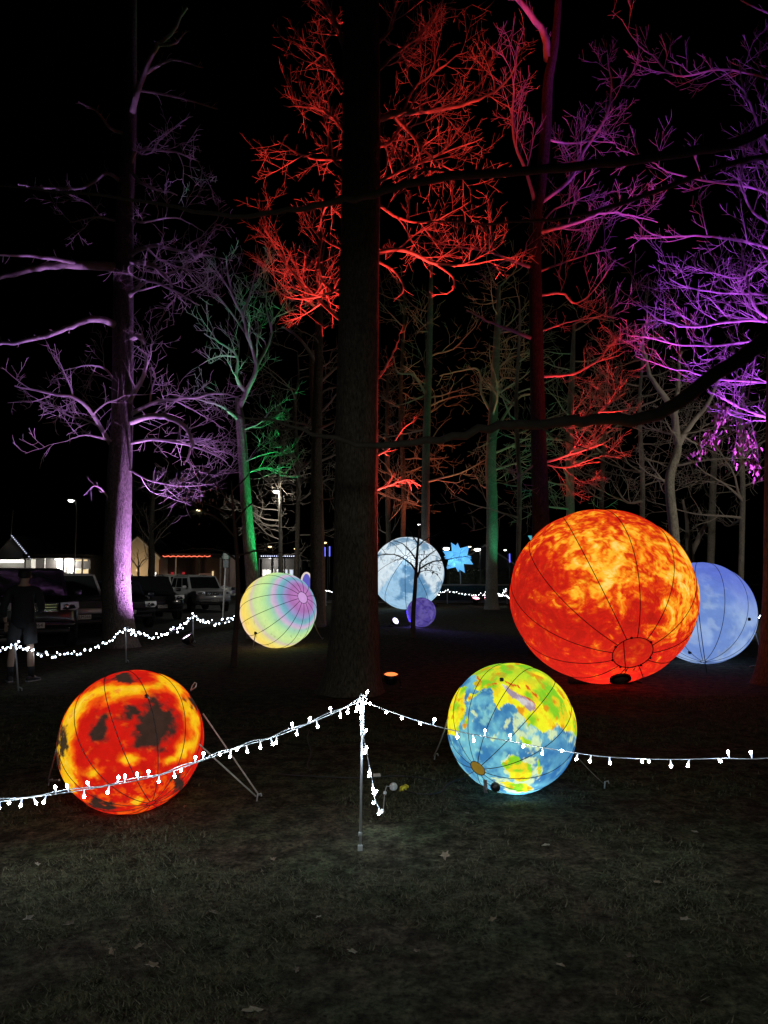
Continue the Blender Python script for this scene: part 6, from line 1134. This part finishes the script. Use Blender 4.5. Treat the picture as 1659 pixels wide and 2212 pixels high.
# ------------------------------------------------------------------ grass blades and fallen leaves
def grass():
    r_ = np.random.RandomState(3); n = 260000; y = 2.4 + 8.0 * r_.rand(n) ** 1.5; x = (r_.rand(n) * 2 - 1) * (0.62 * y + .3); p = np.stack([x, y, 0 * x], 1)
    dens = fbm(p * 1.3, 4, 91) + .35 * (fbm(p * 6, 3, 92) - .5); keep = r_.rand(n) < sstep(.42, .62, dens); p = p[keep]; n = len(p)
    near = 1 - sstep(7, 16, np.hypot(p[:, 0], p[:, 1])); p[:, 2] = near * (0.030 * (fbm(np.stack([p[:, 0], p[:, 1], 0 * p[:, 0]], 1) * 4.0, 4, 3) - .55) + .016 * (fbm(np.stack([p[:, 0], p[:, 1], 0 * p[:, 0]], 1) * 17.0, 3, 9) - .5)) - .003
    h = (.006 + .018 * r_.rand(n) ** 2) * (1 + .06 * p[:, 1]); a = r_.rand(n) * 6.283; ln = h * (.7 + 1.2 * r_.rand(n)); w = .0016 + .0014 * r_.rand(n) + .0003 * p[:, 1]; b2 = a + 1.57
    A = p + np.stack([np.cos(b2) * w, np.sin(b2) * w, 0 * w], 1); B = p - np.stack([np.cos(b2) * w, np.sin(b2) * w, 0 * w], 1); T = p + np.stack([np.cos(a) * ln, np.sin(a) * ln, h], 1)
    V = np.stack([A, B, T], 1).reshape(-1, 3); me = np_mesh('grass', V, np.arange(3 * n).reshape(-1, 3)); m = bpy.data.materials.new('grass_blade'); m.use_nodes = True; N = m.node_tree.nodes; L = m.node_tree.links; b = N['Principled BSDF']; b.inputs['Roughness'].default_value = .8; b.inputs['Specular IOR Level'].default_value = .2
    at = N.new('ShaderNodeAttribute'); at.attribute_name = 'tint'; L.new(at.outputs['Color'], b.inputs['Base Color']); c = mixc((.055, .068, .034), (.15, .13, .085), r_.rand(n) ** 1.6 * .9); c = np.repeat(c * (.6 + .7 * r_.rand(n))[:, None], 3, 0)
    ca = me.color_attributes.new('tint', 'FLOAT_COLOR', 'POINT'); ca.data.foreach_set('color', np.concatenate([c, np.ones((len(c), 1))], 1).astype(np.float32).ravel())
    o = link('grass', me, None, m, False); tag(o, 'short patchy winter grass covering the trodden lawn', 'grass', kind='stuff')
grass()
LEAFM = [mat('fallen_leaf_a', (0.20, 0.15, 0.10), .8, noise=.3, nscale=30), mat('fallen_leaf_b', (0.13, 0.10, 0.07), .8, noise=.3, nscale=30), mat('fallen_leaf_c', (0.24, 0.21, 0.16), .8, noise=.3, nscale=30)]
rng = random.Random(77)
def oak_leaf(s, rng):
    n = 16; V = [(0, 0, .004)]; 
    for i in range(n):
        a = 2 * math.pi * i / n; lob = 1 + .32 * math.cos(5 * a + 1) + rng.uniform(-.12, .12); V.append((math.cos(a) * s * lob, math.sin(a) * s * .55 * lob, .004 + .35 * s * abs(math.sin(a)) * rng.uniform(.3, 1)))
    return V, [(0, 1 + i, 1 + (i + 1) % n) for i in range(n)]
spots = [(962, 1852, 1.9), (1325, 1650, 1), (545, 2190, 1.5), (330, 2090, 1.2), (1285, 1760, 1), (1180, 1830, 1.1), (590, 1860, 1.2), (460, 1975, 1), (690, 1985, .9), (1065, 1990, .8), (150, 2000, 1.2), (60, 1990, 1.4), (300, 2050, 1), (1360, 2070, 1), (1480, 1990, 1), (1210, 2090, .9), (900, 2060, .8), (760, 2060, .9), (240, 2060, 1), (1370, 1690, .8), (1500, 1800, .9), (1590, 1620, 1), (400, 1745, 1), (80, 1870, 1), (1420, 1910, .9), (640, 2100, .8), (1010, 1760, .7), (1090, 1740, .7), (1280, 1700, .8)]
for i, (x, y, s) in enumerate(spots):
    V, F = oak_leaf(.024 * s, rng); o = link('fallen_leaf', mesh('fallen_leaf', V, F), None, LEAFM[i % 3], False); g = G(x, y); o.location = (g[0], g[1], .006); o.rotation_euler = (rng.uniform(-.2, .2), rng.uniform(-.2, .2), rng.uniform(0, 6.28))
    tag(o, 'pale oak leaf lying on the grass in front of the foreground stake' if i == 0 else 'dry brown leaf fallen on the trodden lawn', 'leaf', 'leaves fallen on the lawn')
